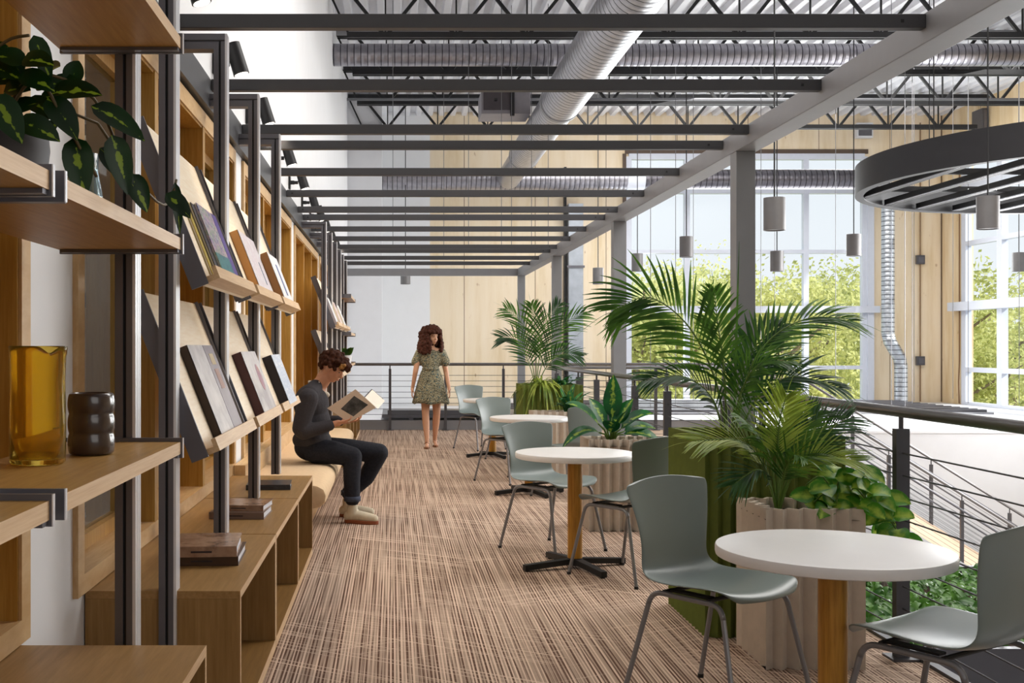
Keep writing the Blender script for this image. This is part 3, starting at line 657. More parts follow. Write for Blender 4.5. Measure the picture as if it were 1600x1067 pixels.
def flat_book(x, y, z, wx, wy, h, rz, label, cov, page):
    t = thing('book', label, 'book', (x, y, z), rz)
    MB().box(-wx/2 + .004, wx/2 - .006, -wy/2 + .002, wy/2 - .004, .003, h - .003).build('pages', page, t)
    MB().box(-wx/2, wx/2, -wy/2, wy/2, h - .003, h).build('cover', cov, t)
    MB().box(-wx/2, wx/2, -wy/2, wy/2, 0, .003).build('back_cover', cov, t)
    MB().box(-wx/2, wx/2, -wy/2 - .002, -wy/2 + .001, 0, h).build('spine', cov, t)
    m = MB(); m.box(-wx*.2, wx*.12, -wy/2 - .003, -wy/2 - .002, h*.4, h*.58); m.build('spine_mark', dk, t)
brn = cover_mat('brown_photo_cover', ['#8a6a55', '#a98a74', '#6a4c3c'], 9); brn.node_tree.nodes['Principled BSDF'].inputs['Roughness'].default_value = .25
pgw = plain('white_pages', '#d9dbe2', .6)
flat_book(-.76, 4.65, .5345, .27, .34, .037, R(2), 'lower dark brown book of the stack nearest the camera', plain('umber_cover', '#4a3324', .35), pgw)
flat_book(-.765, 4.63, .572, .26, .33, .042, R(4), 'upper brown book of the stack nearest the camera', brn, pgw)
flat_book(-.79, 5.84, .5345, .28, .30, .035, R(-2), 'lower grey-brown book of the middle stack', plain('taupe_cover', '#7a665c', .35), pgw)
flat_book(-.77, 5.86, .570, .24, .26, .030, R(-5), 'upper glossy brown book of the middle stack', brn, pgw)
flat_book(-.77, 6.98, .5345, .27, .26, .032, R(3), 'single dark book on the cabinet beside the bench', plain('charcoal_cover', '#33363c', .35, 0, .3, 40), pgw)

# ================================================================ PERGOLA
t = thing('pergola', 'dark grey steel pergola of crossbeams, girder and columns over the deck', 'pergola', (2.57, 12, 0), world=True)
for y in (5.25, 6.53, 7.86, 8.47, 9.77, 11.14, 12.45, 13.2, 14.5, 15.8, 17.08, 17.8, 19.2, 20.45, 3.97, 2.7, 1.4):
    o = MB().box(-1.06, 2.5, y, y + .055, 2.906, 2.972).build('crossbeam', 'beam', t, bevel=.003)
    MB().box(2.38, 2.395, y - .003, y + .0005, 2.93, 2.945).build('bolt', 'black_steel', o); MB().box(-1.01, -.995, y - .003, y + .0005, 2.93, 2.945).build('bolt', 'black_steel', o)
MB().box(2.5, 2.66, .5, 22.6, 2.838, 2.98).build('girder', 'girder', t, bevel=.004)
MB().box(-1.06, 2.5, 22.42, 22.58, 2.838, 2.98).build('end_beam', 'girder', t, bevel=.004)
for k, y in enumerate((3.6, 8.17, 12.72, 17.55, 22.4)):
    MB().box(2.505, 2.645, y, y + .15, -4.2 if k != 3 else 0, 2.838).build('column', 'column', t, bevel=.003)

# ================================================================ SPOTLIGHTS
def spotlight(y, label, rx=-.15):
    t = thing('wall_spotlight', label, 'spotlight', (-1.11, y * 1.065, 3.16), group='black wall spotlights')
    MB().box(0, .02, -.045, .045, -.07, .07).build('wall_plate', 'black_steel', t, bevel=.003)
    MB().box(.02, .06, -.015, .015, -.02, .02).tube([(.05, 0, 0), (.10, 0, .0)], .018, 8).build('arm', 'black_steel', t)
    ax = Vector((.30, 0, -1)).normalized(); c = Vector((.145, 0, .03)); a = c - ax * .10; b = c + ax * .10
    m = MB(); m.tube([a, a + ax * .003, b], [.03, .046, .05], 20); m.build('lamp_head', 'black_steel', t, smooth='auto')
    MB().tube([b + ax * .0005, b + ax * .002], .042, 20).build('lamp_face', 'lamp_on', t)
    l = bpy.data.lights.new('spotlight_beam', 'SPOT'); l.energy = 50; l.spot_size = R(75); l.spot_blend = .6; l.color = (1, .86, .68); l.shadow_soft_size = .04
    lo = bpy.data.objects.new('spotlight_beam', l); C.objects.link(lo); lo.parent = t; lo.location = b + ax * .02; lo.rotation_euler = ax.to_track_quat('-Z', 'Y').to_euler()
sl = ['black wall spotlight cut off at the top edge of the photo', 'largest fully visible black spotlight, above the first display rack', 'second fully visible black spotlight, above the second rack bay', 'third visible spotlight, above the third crossbeam', 'fourth visible spotlight above the bench', 'fifth visible spotlight above the bench', 'spotlight just past the bench peeking behind a frame post', 'small spotlight over the first rack past the bench', 'small spotlight over the second rack past the bench', 'smallest spotlight nearest the far railing']
for y, l in zip((5.15, 6.5, 7.95, 9.75, 11.2, 12.75, 14.0, 15.35, 16.7, 18.1), sl): spotlight(y, l)

# ================================================================ RAILINGS
ZR = 1.14
def rail_post(m_, x, y, z0, z1, par, ax='y'):
    m = MB(); w_, d_ = (.022, .03)
    if ax == 'y': m.box(x - d_, x + d_, y - w_, y + w_, z0, z1 - .10)
    else: m.box(x - w_, x + w_, y - d_, y + d_, z0, z1 - .10)
    m.box(x - .06, x + .06, y - .06, y + .06, z0, z0 + .01).tube([(x, y, z1 - .11), (x, y, z1 - .03)], .011, 8)
    m.build('post', 'railpost', par)
t = thing('cable_railing', 'steel cable railing along the right edge of the carpeted deck', 'railing', (2.3, 8, 0), world=True)
MB().tube([(2.3, .8, ZR - .024), (2.3, 15.8, ZR - .024)], .025, 12).build('handrail', 'rail', t, smooth='auto')
for y in (1.3, 2.55, 3.8, 5.07, 6.35, 7.75, 9.39, 10.65, 11.9, 12.65, 13.9, 15.75): rail_post(None, 2.3, y, .0, ZR, t)
for k in range(9): MB().tube([(2.3, .8, .13 + k * .1), (2.3, 15.75, .13 + k * .1)], .004, 5).build('cable', 'cable', t)
t = thing('cable_railing', 'straight cable railing across the far end of the deck behind the woman', 'railing', (2, 18.97, 0), world=True)
MB().tube([(-.98, 18.97, ZR - .024), (6.6, 18.97, ZR - .024)], .025, 12).build('handrail', 'rail', t, smooth='auto')
for x in (-.05, .89, 1.87, 3.2, 4.45, 5.6): rail_post(None, x, 18.97, 0, ZR, t, 'x')
for k in range(9): MB().tube([(-.98, 18.97, .17 + k * .095), (6.5, 18.97, .17 + k * .095)], .004, 5).build('cable', 'cable', t)
t = thing('cable_railing', 'railing along the near side of the landing behind the palms', 'railing', (4, 15.95, 0), world=True)
MB().tube([(2.3, 15.95, ZR - .024), (5.3, 15.95, ZR - .024)], .022, 12).build('handrail', 'rail', t, smooth='auto')
for x in (3.9, 5.25): rail_post(None, x, 15.97, 0, ZR, t, 'x')
for k in range(9): MB().tube([(2.36, 15.95, .17 + k * .095), (5.25, 15.95, .17 + k * .095)], .0035, 5).build('cable', 'cable', t)

# staircase
t = thing('staircase', 'straight staircase with tan carpet descending to the right beyond the railing', 'staircase', (8, 18.3, -2), world=True)
S = .62; run = .274
m = MB(); n_ = 20; XE = n_ * run; q = S * XE
m.v += [Vector(p) for p in ((5.72, 17.6, 0), (5.72 + XE, 17.6, -q), (6.57 + XE, 19.0, -q), (6.57, 19.0, 0), (5.72, 17.6, -.25), (5.72 + XE, 17.6, -q - .25), (6.57 + XE, 19.0, -q - .25), (6.57, 19.0, -.25))]
m.f += [(0, 1, 2, 3), (7, 6, 5, 4), (0, 4, 5, 1), (1, 5, 6, 2), (2, 6, 7, 3), (3, 7, 4, 0)]
m.build('flight', 'carpet_tan', t)
def slope(x, y, dz=0): return (x, y, dz - S * (x - (5.72 if y < 18.2 else 6.57)))
for yy, xs in ((17.56, 5.72), (19.04, 6.57)):
    xe = xs + n_ * run
    m = MB(); m.prism([(xs, yy - .02, .02), (xe, yy - .02, .02 - S * (xe - xs)), (xe, yy - .02, -.30 - S * (xe - xs)), (xs, yy - .02, -.30)], (0, .04, 0)); m.build('stringer', 'white_slab', t)
for yy, xs, nm, posts in ((18.98, 6.57, 'cable railing on the far side of the staircase', (7.79, 9.12, 10.45, 11.7)), (17.62, 5.72, 'cable railing on the near side of the staircase', (7.8, 8.95, 10.1, 11.2))):
    t = thing('stair_railing', nm, 'railing', (xs + 2.5, yy, -1.5), world=True)
    xe = xs + 5.3
    m = MB(); z0 = ZR - .024 if yy > 18 else ZR - .2
    m.tube([(xs - .25, yy, ZR - .024), (xs - .08, yy, ZR - .03), (xs + .05, yy, ZR - .07), (xe, yy, ZR - .05 - S * (xe - xs))], .022, 10); m.build('handrail', 'rail', t, smooth='auto')
    m = MB(); m.tube([(xs + .2, yy - .04, .84 - S * .2), (xe, yy - .04, .84 - S * (xe - xs))], .019, 8).tube([(xs + .2, yy + .04, .70 - S * .2), (xe, yy + .04, .70 - S * (xe - xs))], .014, 8); m.build('grab_rail', 'railpost', t, smooth='auto')
    for x in posts:
        zb = -S * (x - xs); m = MB().box(x - .025, x + .025, yy - .02, yy + .02, zb - .1, zb + 1.0).tube([(x, yy, zb + 1), (x, yy, zb + 1.09)], .01, 6); m.build('post', 'railpost', t)
    for k in range(11):
        z = .08 + k * .075; MB().tube([(xs + .2, yy, z - S * .2), (xe, yy, z - S * (xe - xs))], .003, 4).build('cable', 'cable', t)

# hanging wires and pendants
rnd = random.Random(11)
wx = [(-.0, 20), (1.35, 20), (1.9, 19.6), (2.15, 20.3), (2.45, 19.8), (2.8, 20.2), (1.0, 22), (4.6, 20), (5.3, 21), (5.9, 22), (6.9, 21), (7.5, 22), (8.3, 21), (8.9, 20), (9.6, 21), (10.2, 22), (10.7, 23), (11.3, 22), (12.0, 24), (12.3, 22)]
for k, (x, y) in enumerate(wx):
    tag(MB().tube([(x, y, .3 if x > 4 else 3.2), (x, y, 7.6)], .006, 5).build('hanging_wire', 'wire'), 'thin vertical wire hanging from the corrugated roof', 'wire', 'thin wires hanging in the hall')
def pendant(x, y, zb, label):
    t = thing('pendant_lamp', label, 'pendant lamp', (x, y, zb), group='grey cylinder pendant lamps')
    m = MB(); m.lathe([(.115, .01), (.115, 0), (.125, 0), (.125, .385), (.02, .395), (.012, .40)], n=28); m.build('shade', 'pshade', t, smooth='auto')
    MB().lathe([(.11, .02), (.11, .03)], n=24).build('diffuser', 'pdiff', t)
    MB().tube([(0, 0, .39), (0, 0, 7.6 - zb)], .010, 6).build('suspension_rod', 'black_steel', t)
M['pshade'] = plain('grey_metal_shade', '#706e6e', .45, .3, .05); M['pdiff'] = emit('pendant_glow', (1, .97, .92, 1), 1.6)
for (px, py_b, wpx, l) in ((1210, 360, 33, 'largest grey pendant lamp, hanging right of the near pergola column'), (1072.5, 402, 21, 'grey pendant lamp seen just above the tallest palm frond'), (1214, 424, 20.5, 'grey pendant lamp hanging directly below the largest one'), (1334, 400, 22, 'grey pendant lamp in front of the right edge of the big window'), (996, 424, 18, 'grey pendant lamp in front of the left edge of the big window'), (934.5, 444, 16.5, 'grey pendant lamp in front of the timber back wall'), (1543.5, 358, 33, 'grey pendant lamp hanging below the dark ring'), (1592, 424, 19, 'grey pendant lamp cut by the right edge of the photo'), (633.5, 444, 12, 'small pendant lamp seen under the far end beam of the pergola')):
    D = .25 * 1750 / wpx
    if wpx == 12: D = 28.4
    pendant((px - 614) * D / 1750, D, 1.41 + (542 - py_b) * D / 1750, l)

# dark ring
t = thing('ring_canopy', 'large dark ring fixture with parallel bars hanging at the right edge', 'ceiling fixture', (10.45, 15.9, 3.72), world=True)
cx, cy, rr_, zb = 10.45, 15.9, 3.6, 3.72
m = MB(); n = 96
ring = [(rr_, zb), (rr_, zb + .43), (rr_ - .05, zb + .43), (rr_ - .05, zb + .02), (rr_ - .12, zb + .02), (rr_ - .12, zb), (rr_, zb)]
m.lathe([(r, z) for r, z in ring], (cx, cy, 0), n, True); m.build('ring', plain('dark_ring_paint', '#232225', .6), t, smooth='auto')
for k in range(9):
    x = cx - 3.0 + k * .75; h = math.sqrt(max(.1, (rr_ - .1) ** 2 - (x - cx) ** 2))
    o = MB().box(x - .05, x + .05, cy - h, cy + h, zb + .03, zb + .13).build('bar', 'joist', t)
    MB().box(x - .056, x - .0505, cy - h, cy + h, zb + .03, zb + .045).build('bar_edge', 'white_frame', o)
for k in range(3):
    y = cy - 1.8 + k * 1.8; h = math.sqrt((rr_ - .1) ** 2 - (y - cy) ** 2); o = MB().box(cx - h, cx + h, y - .04, y + .04, zb + .14, zb + .22).build('cross_bar', 'joist', t)
    d = MB()
    for j in range(14):
        if rnd.random() < .7: d.ball((cx - h + .3 + j * .44, y - .05, zb + .17), .012, 6, 4)
    d.build('led_dots', 'lamp_dot', o)
for a in (20, 110, 200, 290):
    x, y = cx + (rr_ - .02) * math.cos(R(a)), cy + (rr_ - .02) * math.sin(R(a)); MB().tube([(x, y, zb + .4), (x, y, 7.6)], .008, 5).build('suspension_wire', 'black_steel', t)

# ================================================================ TABLES
def make_table(loc, label):
    t = thing('round_table', label, 'table', loc, 0, 'round white cafe tables')
    m = MB(); m.lathe([(.0005, .700), (.368, .700), (.378, .704), (.38, .712), (.38, .730), (.377, .737), (.37, .739), (.0005, .739)], n=72); m.build('table_top', 'white_top', t, smooth='auto')
    MB().lathe([(.055, .67), (.055, .70)], n=20).build('top_collar', 'black_steel', t)
    MB().lathe([(.047, .065), (.047, .672)], n=28).build('post', 'table_post', t, smooth='auto')
    m = MB()
    for k in range(4):
        a = R(20 + 90 * k); d = Vector((math.cos(a), math.sin(a), 0)); s = Vector((-d.y, d.x, 0))
        p = [d*.03 + s*.028 + Vector((0,0,.064)), d*.03 - s*.028 + Vector((0,0,.064)), d*.36 - s*.02 + Vector((0,0,.042)), d*.36 + s*.02 + Vector((0,0,.042))]
        q = [d*.03 + s*.028 + Vector((0,0,.03)), d*.03 - s*.028 + Vector((0,0,.03)), d*.36 - s*.02 + Vector((0,0,.006)), d*.36 + s*.02 + Vector((0,0,.006))]
        b = len(m.v); m.v += p + q; m.f += [(b,b+3,b+2,b+1),(b+4,b+5,b+6,b+7),(b,b+1,b+5,b+4),(b+1,b+2,b+6,b+5),(b+2,b+3,b+7,b+6),(b+3,b,b+4,b+7)]
        m.tube([d*.34, d*.34 + Vector((0,0,.01))], .016, 10)
    m.lathe([(.052, .02), (.052, .066)], n=16); m.build('cross_base', 'black_steel', t)
    return t
tabs = [(1.474, 3.755, 'round white cafe table nearest the camera at lower right'), (1.162, 7.15, 'round white cafe table beside the planter with broad-leaved plant'), (1.31, 10.75, 'round white cafe table third from the camera'), (1.28, 14.4, 'smallest round white cafe table, farthest from the camera')]
for x, y, l in tabs: make_table((x, y, 0), l)

# ================================================================ CHAIRS   (local +Y = front, origin under the seat centre)
def shell_grid():
    # profile in (y, z, half width)
    P = [(.245, .452, .165), (.235, .470, .20), (.20, .481, .228), (.12, .482, .236), (.02, .474, .238), (-.08, .468, .232), (-.15, .470, .220), (-.20, .490, .206), (-.228, .535, .194), (-.238, .60, .192), (-.245, .67, .202), (-.255, .74, .218), (-.268, .80, .232), (-.275, .835, .240), (-.281, .860, .240), (-.284, .872, .230), (-.285, .877, .205)]
    nx = 12; v = []; f = []
    for i, (y, z, hw) in enumerate(P):
        for k in range(nx + 1):
            s = -1 + 2 * k / nx; x = hw * s * 1.06; back = max(0, min(1, (z - .47) / .15)) if y < 0 else 0
            zz = z + (1 - back) * .022 * s * s * (1 if i > 1 else .3) + (back) * (.0)
            if i >= 13: zz -= .016 * s * s
            yy = y + back * .03 * s * s + (-.02 * s * s if i < 2 else 0)
            v.append(Vector((x, yy, zz)))
    for i in range(len(P) - 1):
        for k in range(nx): a = i * (nx + 1) + k; f.append((a, a + 1, a + nx + 2, a + nx + 1))
    return v, f
def make_chair(loc, rz, label):
    t = thing('cafe_chair', label, 'chair', loc, rz, 'grey-green cafe chairs')
    m = MB(); m.v, m.f = shell_grid(); o = m.build('seat_shell', 'shell', t, smooth=True)
    sf = o.modifiers.new('solid', 'SOLIDIFY'); sf.thickness = .009; sf.offset = -1
    ss = o.modifiers.new('sub', 'SUBSURF'); ss.levels = 1; ss.render_levels = 2
    def arc(p0, p1, p2, k=5): return [p0*(1-u)**2 + p1*2*u*(1-u) + p2*u*u for u in [i/k for i in range(k+1)]]
    for s in (-1, 1):
        rb, rt = Vector((s*.245, -.27, .012)), Vector((s*.20, -.16, .445)); fb, ft = Vector((s*.245, .27, .012)), Vector((s*.20, .17, .445))
        c1 = rt + (rb - rt).normalized() * .05; c2 = rt + Vector((0, .05, 0)); c3 = ft - Vector((0, .05, 0)); c4 = ft + (fb - ft).normalized() * .05
        MB().tube([rb, c1], .0105, 10).build('leg', 'chair_tube', t, smooth='auto')
        MB().tube([c4, fb], .0105, 10).build('leg', 'chair_tube', t, smooth='auto')
        MB().tube(arc(c1, rt, c2) + arc(c3, ft, c4), .0105, 10).build('side_rail', 'chair_tube', t, smooth=True)
        g = MB(); g.tube([rb - Vector((0,0,.012)), rb + Vector((0,0,.004))], .013, 10).tube([fb - Vector((0,0,.012)), fb + Vector((0,0,.004))], .013, 10); g.build('glide', 'groove', t)
    m = MB(); m.tube([(-.20, -.10, .452), (.20, -.10, .452)], .009, 8).tube([(-.20, .11, .455), (.20, .11, .455)], .009, 8).box(-.19, -.15, -.08, .1, .455, .463).box(.15, .19, -.08, .1, .455, .463); m.build('cross_brace', 'groove', t)
    return t
def facing(dx, dy): return math.atan2(-dx, dy)
ch = [(1.80, 3.63, (-.55, .83), 'grey-green chair at the bottom right corner, cut by the frame'),
      (1.28, 4.42, (.60, -.80), 'grey-green chair nearest the camera, left of the closest table'),
      (1.11, 7.80, (.61, -.79), 'grey-green chair left of the second table'),
      (1.45, 6.88, (-.60, .80), 'grey-green chair behind the nearest one, beside the tall green planter'),
      (1.22, 11.75, (.61, -.79), 'grey-green chair left of the third table'),
      (1.66, 10.5, (-.55, .84), 'grey-green chair right of the third table in front of the leafy planter'),
      (1.20, 15.5, (.56, -.83), 'pale chair farthest away, left of the smallest table'),
      (1.52, 14.0, (-.6, .8), 'pale chair right of the smallest table beside the green planter')]
c0 = make_chair((ch[0][0], ch[0][1], 0), facing(*ch[0][2]), ch[0][3])
for x, y, d, l in ch[1:]: dup(c0, (x, y, 0), facing(*d), l)

# ================================================================ PLANTERS
def planter(x0, x1, y0, y1, h, mat, label, pitch=.078, dep=.048):
    cx, cy = (x0 + x1) / 2, (y0 + y1) / 2
    t = thing('fluted_planter', label, 'planter', (cx, cy, 0), world=True)
    ring = []
    def side(p, q, nrm):
        L = (q - p).length; n = max(2, round(L / pitch)); 
        for i in range(n):
            a = p.lerp(q, i / n); b = p.lerp(q, (i + .5) / n); ring.append(a); ring.append(b + nrm * dep * -1 * .0 - nrm * dep)
    c = [Vector((x0, y0, 0)), Vector((x1, y0, 0)), Vector((x1, y1, 0)), Vector((x0, y1, 0))]; nn = [Vector((0, -1, 0)), Vector((1, 0, 0)), Vector((0, 1, 0)), Vector((-1, 0, 0))]
    for i in range(4): side(c[i], c[(i+1) % 4], nn[i])
    ctr = Vector((cx, cy, 0)); inner = [p + (ctr - p).normalized() * .018 for p in ring]; n = len(ring)
    m = MB(); m.v = [p.copy() for p in ring] + [p + Vector((0, 0, h)) for p in ring] + [p + Vector((0, 0, h)) for p in inner] + [p + Vector((0, 0, h - .12)) for p in inner]
    for i in range(n):
        j = (i + 1) % n
        m.f += [(i, j, n + j, n + i), (n + i, n + j, 2*n + j, 2*n + i), (2*n + i, 2*n + j, 3*n + j, 3*n + i)]
    m.f.append(tuple(range(n))[::-1]); m.build('body', mat, t)
    m = MB(); m.v = [p + (ctr - p).normalized() * .019 + Vector((0, 0, h - .05)) for p in ring]; m.f = [tuple(range(n))]; m.build('soil', 'soil', t)
    return t
planter(1.625, 2.06, 4.88, 5.30, .70, 'cream_felt', 'cream fluted planter behind the nearest table')
planter(1.51, 2.19, 5.42, 6.14, .97, 'green_felt', 'tall olive green fluted planter with the tallest palm', .062, .03)
planter(1.495, 2.19, 8.55, 8.95, .70, 'cream_felt', 'cream fluted planter behind the second table')
planter(1.53, 2.19, 12.2, 12.62, .70, 'cream_felt', 'cream fluted planter beyond the third table')
planter(1.50, 2.19, 12.9, 13.65, .97, 'green_felt', 'olive green fluted planter with the distant palm', .062, .03)

# ================================================================ PLANTS
def bez(pts, n=14):
    pts = [Vector(p) for p in pts]; out = []
    for k in range(n + 1):
        t = k / n * (len(pts) - 1); i = min(int(t), len(pts) - 2); u = t - i
        p0 = pts[max(i-1, 0)]; p1 = pts[i]; p2 = pts[i+1]; p3 = pts[min(i+2, len(pts)-1)]
        out.append(.5 * ((2*p1) + (-p0 + p2)*u + (2*p0 - 5*p1 + 4*p2 - p3)*u*u + (-p0 + 3*p1 - 3*p2 + p3)*u*u*u))
    return out
class Leafy(MB):
    def __init__(s): super().__init__(); s.t = []
    def strip(s, pts, ws, nrm, fold=.15):
        """leaf blade: centre line pts, half widths ws, surface normal nrm, lightly folded on the midrib"""
        b = len(s.v); n = len(pts); nrm = Vector(nrm)
        for i, p in enumerate(pts):
            d = (pts[min(i+1, n-1)] - pts[max(i-1, 0)]).normalized(); side = d.cross(nrm)
            side = side.normalized() if side.length > 1e-4 else Vector((1, 0, 0)); up = side.cross(d)
            s.v += [p - side*ws[i] + up*ws[i]*fold, p.copy(), p + side*ws[i] + up*ws[i]*fold]; s.t += [(0, i/(n-1)), (.5, i/(n-1)), (1, i/(n-1))]
        for i in range(n - 1): s.f += [(b+3*i, b+3*i+1, b+3*i+4, b+3*i+3), (b+3*i+1, b+3*i+2, b+3*i+5, b+3*i+4)]
    def leaf(s, p, d, L, W, nrm=(0, 0, 1), droop=.3, n=7, shape=1.0, fold=.15):
        p, d = Vector(p), Vector(d).normalized(); pts = []; ws = []
        for i in range(n + 1):
            u = i / n; pts.append(p + d*L*u - Vector((0, 0, 1))*droop*L*u*u); ws.append(W * (math.sin(math.pi * u**.75)**shape) if 0 < u < 1 else .0008)
        s.strip(pts, ws, nrm, fold)
    def done(s, name, mat, par): return s.build(name, mat, par, smooth=True, uvs=s.t)
def frond(par, ctrl, ll, rnd, mats, start=.25, n=26, wid=.011, vee=.35, droop=.25, two=True, twist=None):
    pts = bez(ctrl, 24); L = sum((pts[i+1]-pts[i]).length for i in range(len(pts)-1))
    MB().tube(pts, [.007 * (1 - .75 * i / (len(pts)-1)) for i in range(len(pts))], 6).build('frond_stem', 'stem', par, smooth=True)
    lf_ = Leafy()
    for k in range(n):
        u = start + (1 - start) * (k + .5) / n; t = u * (len(pts) - 1); i = min(int(t), len(pts)-2); p = pts[i].lerp(pts[i+1], t - i)
        d = (pts[i+1] - pts[i]).normalized(); up = twist if twist else Vector((0, -.55, .85))
        side = d.cross(up); side = side.normalized() if side.length > .05 else Vector((0, 1, 0))
        up2 = side.cross(d).normalized(); prof = math.sin(math.pi * (.18 + .80 * (u - start) / (1 - start)))**.6
        for s_ in (-1, 1):
            a = .75 - .35 * (u - start) / (1 - start) + rnd.uniform(-.07, .07)
            dd = (side * s_ * math.sin(a) * 1.15 + d * math.cos(a) + up2 * (vee * .5) + Vector((rnd.uniform(-.06, .06), rnd.uniform(-.06, .06), 0)))
            lf_.leaf(p, dd, ll * prof * rnd.uniform(.88, 1.08), wid, up2, droop * rnd.uniform(.6, 1.3), 5, .8, .35)
    lf_.leaf(pts[-1], pts[-1]-pts[-2], ll*.6, wid*.8, (0, 0, 1), .2, 5)
    return lf_.done('frond_leaflets', mats, par)
V = Vector
# tall palm
rnd = random.Random(3)
t = thing('potted_palm', 'tallest palm with wide feathery fronds in the green planter', 'palm', (1.72, 5.72, .90))
FR = [(((0,0,0), (-.08,0,.36), (-.22,-.02,.62), (-.42,-.05,.76), (-.60,-.08,.70)), .40, 'palm', 34, V((0, -.9, .3))),
      (((0,.03,0), (-.03,0,.40), (-.06,0,.62), (-.08,0,.80)), .22, 'palm', 22, V((0, -1, .1))),
      (((.02,0,0), (.09,.0,.36), (.22,0,.56), (.42,0,.66), (.62,0,.64)), .30, 'palm', 26, None),
      (((.0,.0,0), (.06,.05,.32), (.16,.08,.52), (.30,.1,.62)), .24, 'palm_dark', 22, None),
      (((-.02,0,0), (-.10,-.05,.24), (-.26,-.1,.36), (-.46,-.12,.34)), .26, 'palm_dark', 24, None),
      (((.02,0,0), (.12,-.05,.24), (.28,-.1,.36), (.52,-.12,.30)), .26, 'palm_dark', 26, None),
      (((.0,-.02,0), (.02,-.1,.26), (.08,-.2,.42), (.2,-.3,.44)), .24, 'palm', 22, None),
      (((.03,.02,0), (.1,.1,.30), (.24,.16,.42), (.40,.2,.34)), .26, 'palm_dark', 20, None)]
for ct, ll, mt, n, tw in FR: frond(t, ct, ll, rnd, mt, .24, int(n * 1.0), .0082, twist=tw)
m = Leafy(); m.leaf((.02, 0, .1), (.03, 0, 1), .95, .007, (0, 1, 0), 0, 6); m.done('unopened_spear', 'palm', t)
# palm in the cream planter
rnd = random.Random(8)
t = thing('potted_palm', 'low yellow-green palm in the cream planter behind the nearest table', 'palm', (1.745, 5.08, .645))
FR = [(((0,0,0), (-.06,0,.22), (-.18,-.02,.34), (-.40,-.05,.34)), .24, 'palm_yellow'), (((0,0,0), (.06,0,.22), (.16,0,.36), (.32,0,.44)), .24, 'palm_dark'),
      (((0,0,0), (.0,0,.26), (.0,-.02,.42), (.02,-.05,.54)), .22, 'palm_yellow'), (((0,0,0), (-.03,0,.24), (-.10,-.02,.38), (-.20,-.05,.46)), .22, 'palm'),
      (((0,0,0), (.05,-.04,.18), (.14,-.1,.28), (.30,-.14,.26)), .22, 'palm_yellow'), (((0,0,0), (-.05,-.04,.14), (-.12,-.1,.22), (-.24,-.14,.16)), .20, 'palm_dark'),
      (((0,0,0), (.03,.02,.24), (.10,.04,.38), (.20,.06,.46)), .22, 'palm'), (((0,0,0), (0,-.06,.16), (.02,-.14,.28), (.04,-.24,.28)), .2, 'palm')]
for ct, ll, mt in FR: frond(t, ct, ll, rnd, mt, .34, 28, .0052, droop=.2)
# distant palm
rnd = random.Random(4)
t = thing('potted_palm', 'distant feathery palm in the farther green planter', 'palm', (1.70, 13.3, .90))
FR = [(((0,0,0), (-.06,0,.40), (-.16,0,.78), (-.36,0,.96)), .34, 'palm'), (((0,0,0), (.04,0,.40), (.10,0,.75), (.28,0,1.02)), .34, 'palm_dark'),
      (((0,0,0), (.08,0,.34), (.26,0,.72), (.56,0,.92)), .40, 'palm'), (((0,0,0), (-.08,0,.30), (-.22,0,.58), (-.42,0,.62)), .32, 'palm_dark'),
      (((0,0,0), (0,0,.4), (-.02,0,.8), (-.06,0,1.02)), .30, 'palm'), (((0,0,0), (.1,-.1,.26), (.26,-.2,.42), (.48,-.2,.4)), .28, 'palm_dark'),
      ]
for ct, ll, mt in FR: frond(t, ct, ll, rnd, mt, .30, 22, .0085, twist=V((0, -.8, .5)))
# spider plant, strappy fern
def strappy(name, label, cat, loc, n, L, W, mat, seed, lift=(.5, 1.1), droop=(.6, 1.2)):
    rnd = random.Random(seed); t = thing(name, label, cat, loc); lf_ = Leafy()
    for k in range(n):
        a = rnd.uniform(0, 6.283); e = rnd.uniform(*lift); l = L * rnd.uniform(.6, 1.1)
        lf_.leaf((rnd.uniform(-.03, .03), rnd.uniform(-.03, .03), 0), (math.cos(a), math.sin(a), math.tan(e) if e < 1.4 else 6), l, W * rnd.uniform(.8, 1.2), (0, 0, 1), rnd.uniform(*droop), 9, .5, .3)
    lf_.done('leaves', mat, t); return t
strappy('spider_plant', 'yellow-green spider plant spilling over the farther green planter', 'plant', (1.72, 12.98, .93), 80, .52, .012, 'spider', 2, (.6, 1.25), (.8, 1.5))
strappy('strappy_fern', 'blue-green strappy fern in the cream planter beyond the third table', 'plant', (1.95, 12.42, .66), 26, .50, .032, 'birdsnest', 6, (.9, 1.35), (.2, .7))
strappy('strappy_fern', 'dark strappy fern at the base of the distant palm', 'plant', (2.0, 13.3, .93), 30, .40, .02, 'birdsnest', 9, (.6, 1.3), (.3, .8))
# dumb cane
t = thing('dumb_cane', 'broad-leaved dumb cane with yellow-centred leaves behind the second table', 'plant', (1.70, 8.74, .655))
L_ = Leafy(); st = MB()
for (tip, L, W, dr) in (((-.30, -.1, .34), .42, .075, .35), ((.02, 0, .46), .34, .075, .0), ((-.28, -.1, .14), .36, .055, .75), ((.20, -.1, .22), .36, .085, .35), ((.16, -.05, .34), .26, .07, .15), ((.26, -.1, .10), .30, .07, .5), ((-.02, -.12, .14), .22, .07, .3), ((.1, .1, .26), .28, .07, .3), ((-.12, .1, .30), .30, .065, .2), ((.08, -.15, .24), .24, .06, .2), ((.3, .0, .16), .28, .065, .4)):
    d = Vector(tip); b = d * .35 + Vector((0, 0, .04)); st.tube([(0, 0, -.01), b * .5 + Vector((0, 0, .03)), b], [.010, .008, .006], 6)
    L_.leaf(b, d, L, W, (0, -.45, .9), dr, 9, .85, .25)
st.build('stems', 'stem', t, smooth=True); L_.done('leaves', 'dieff', t)
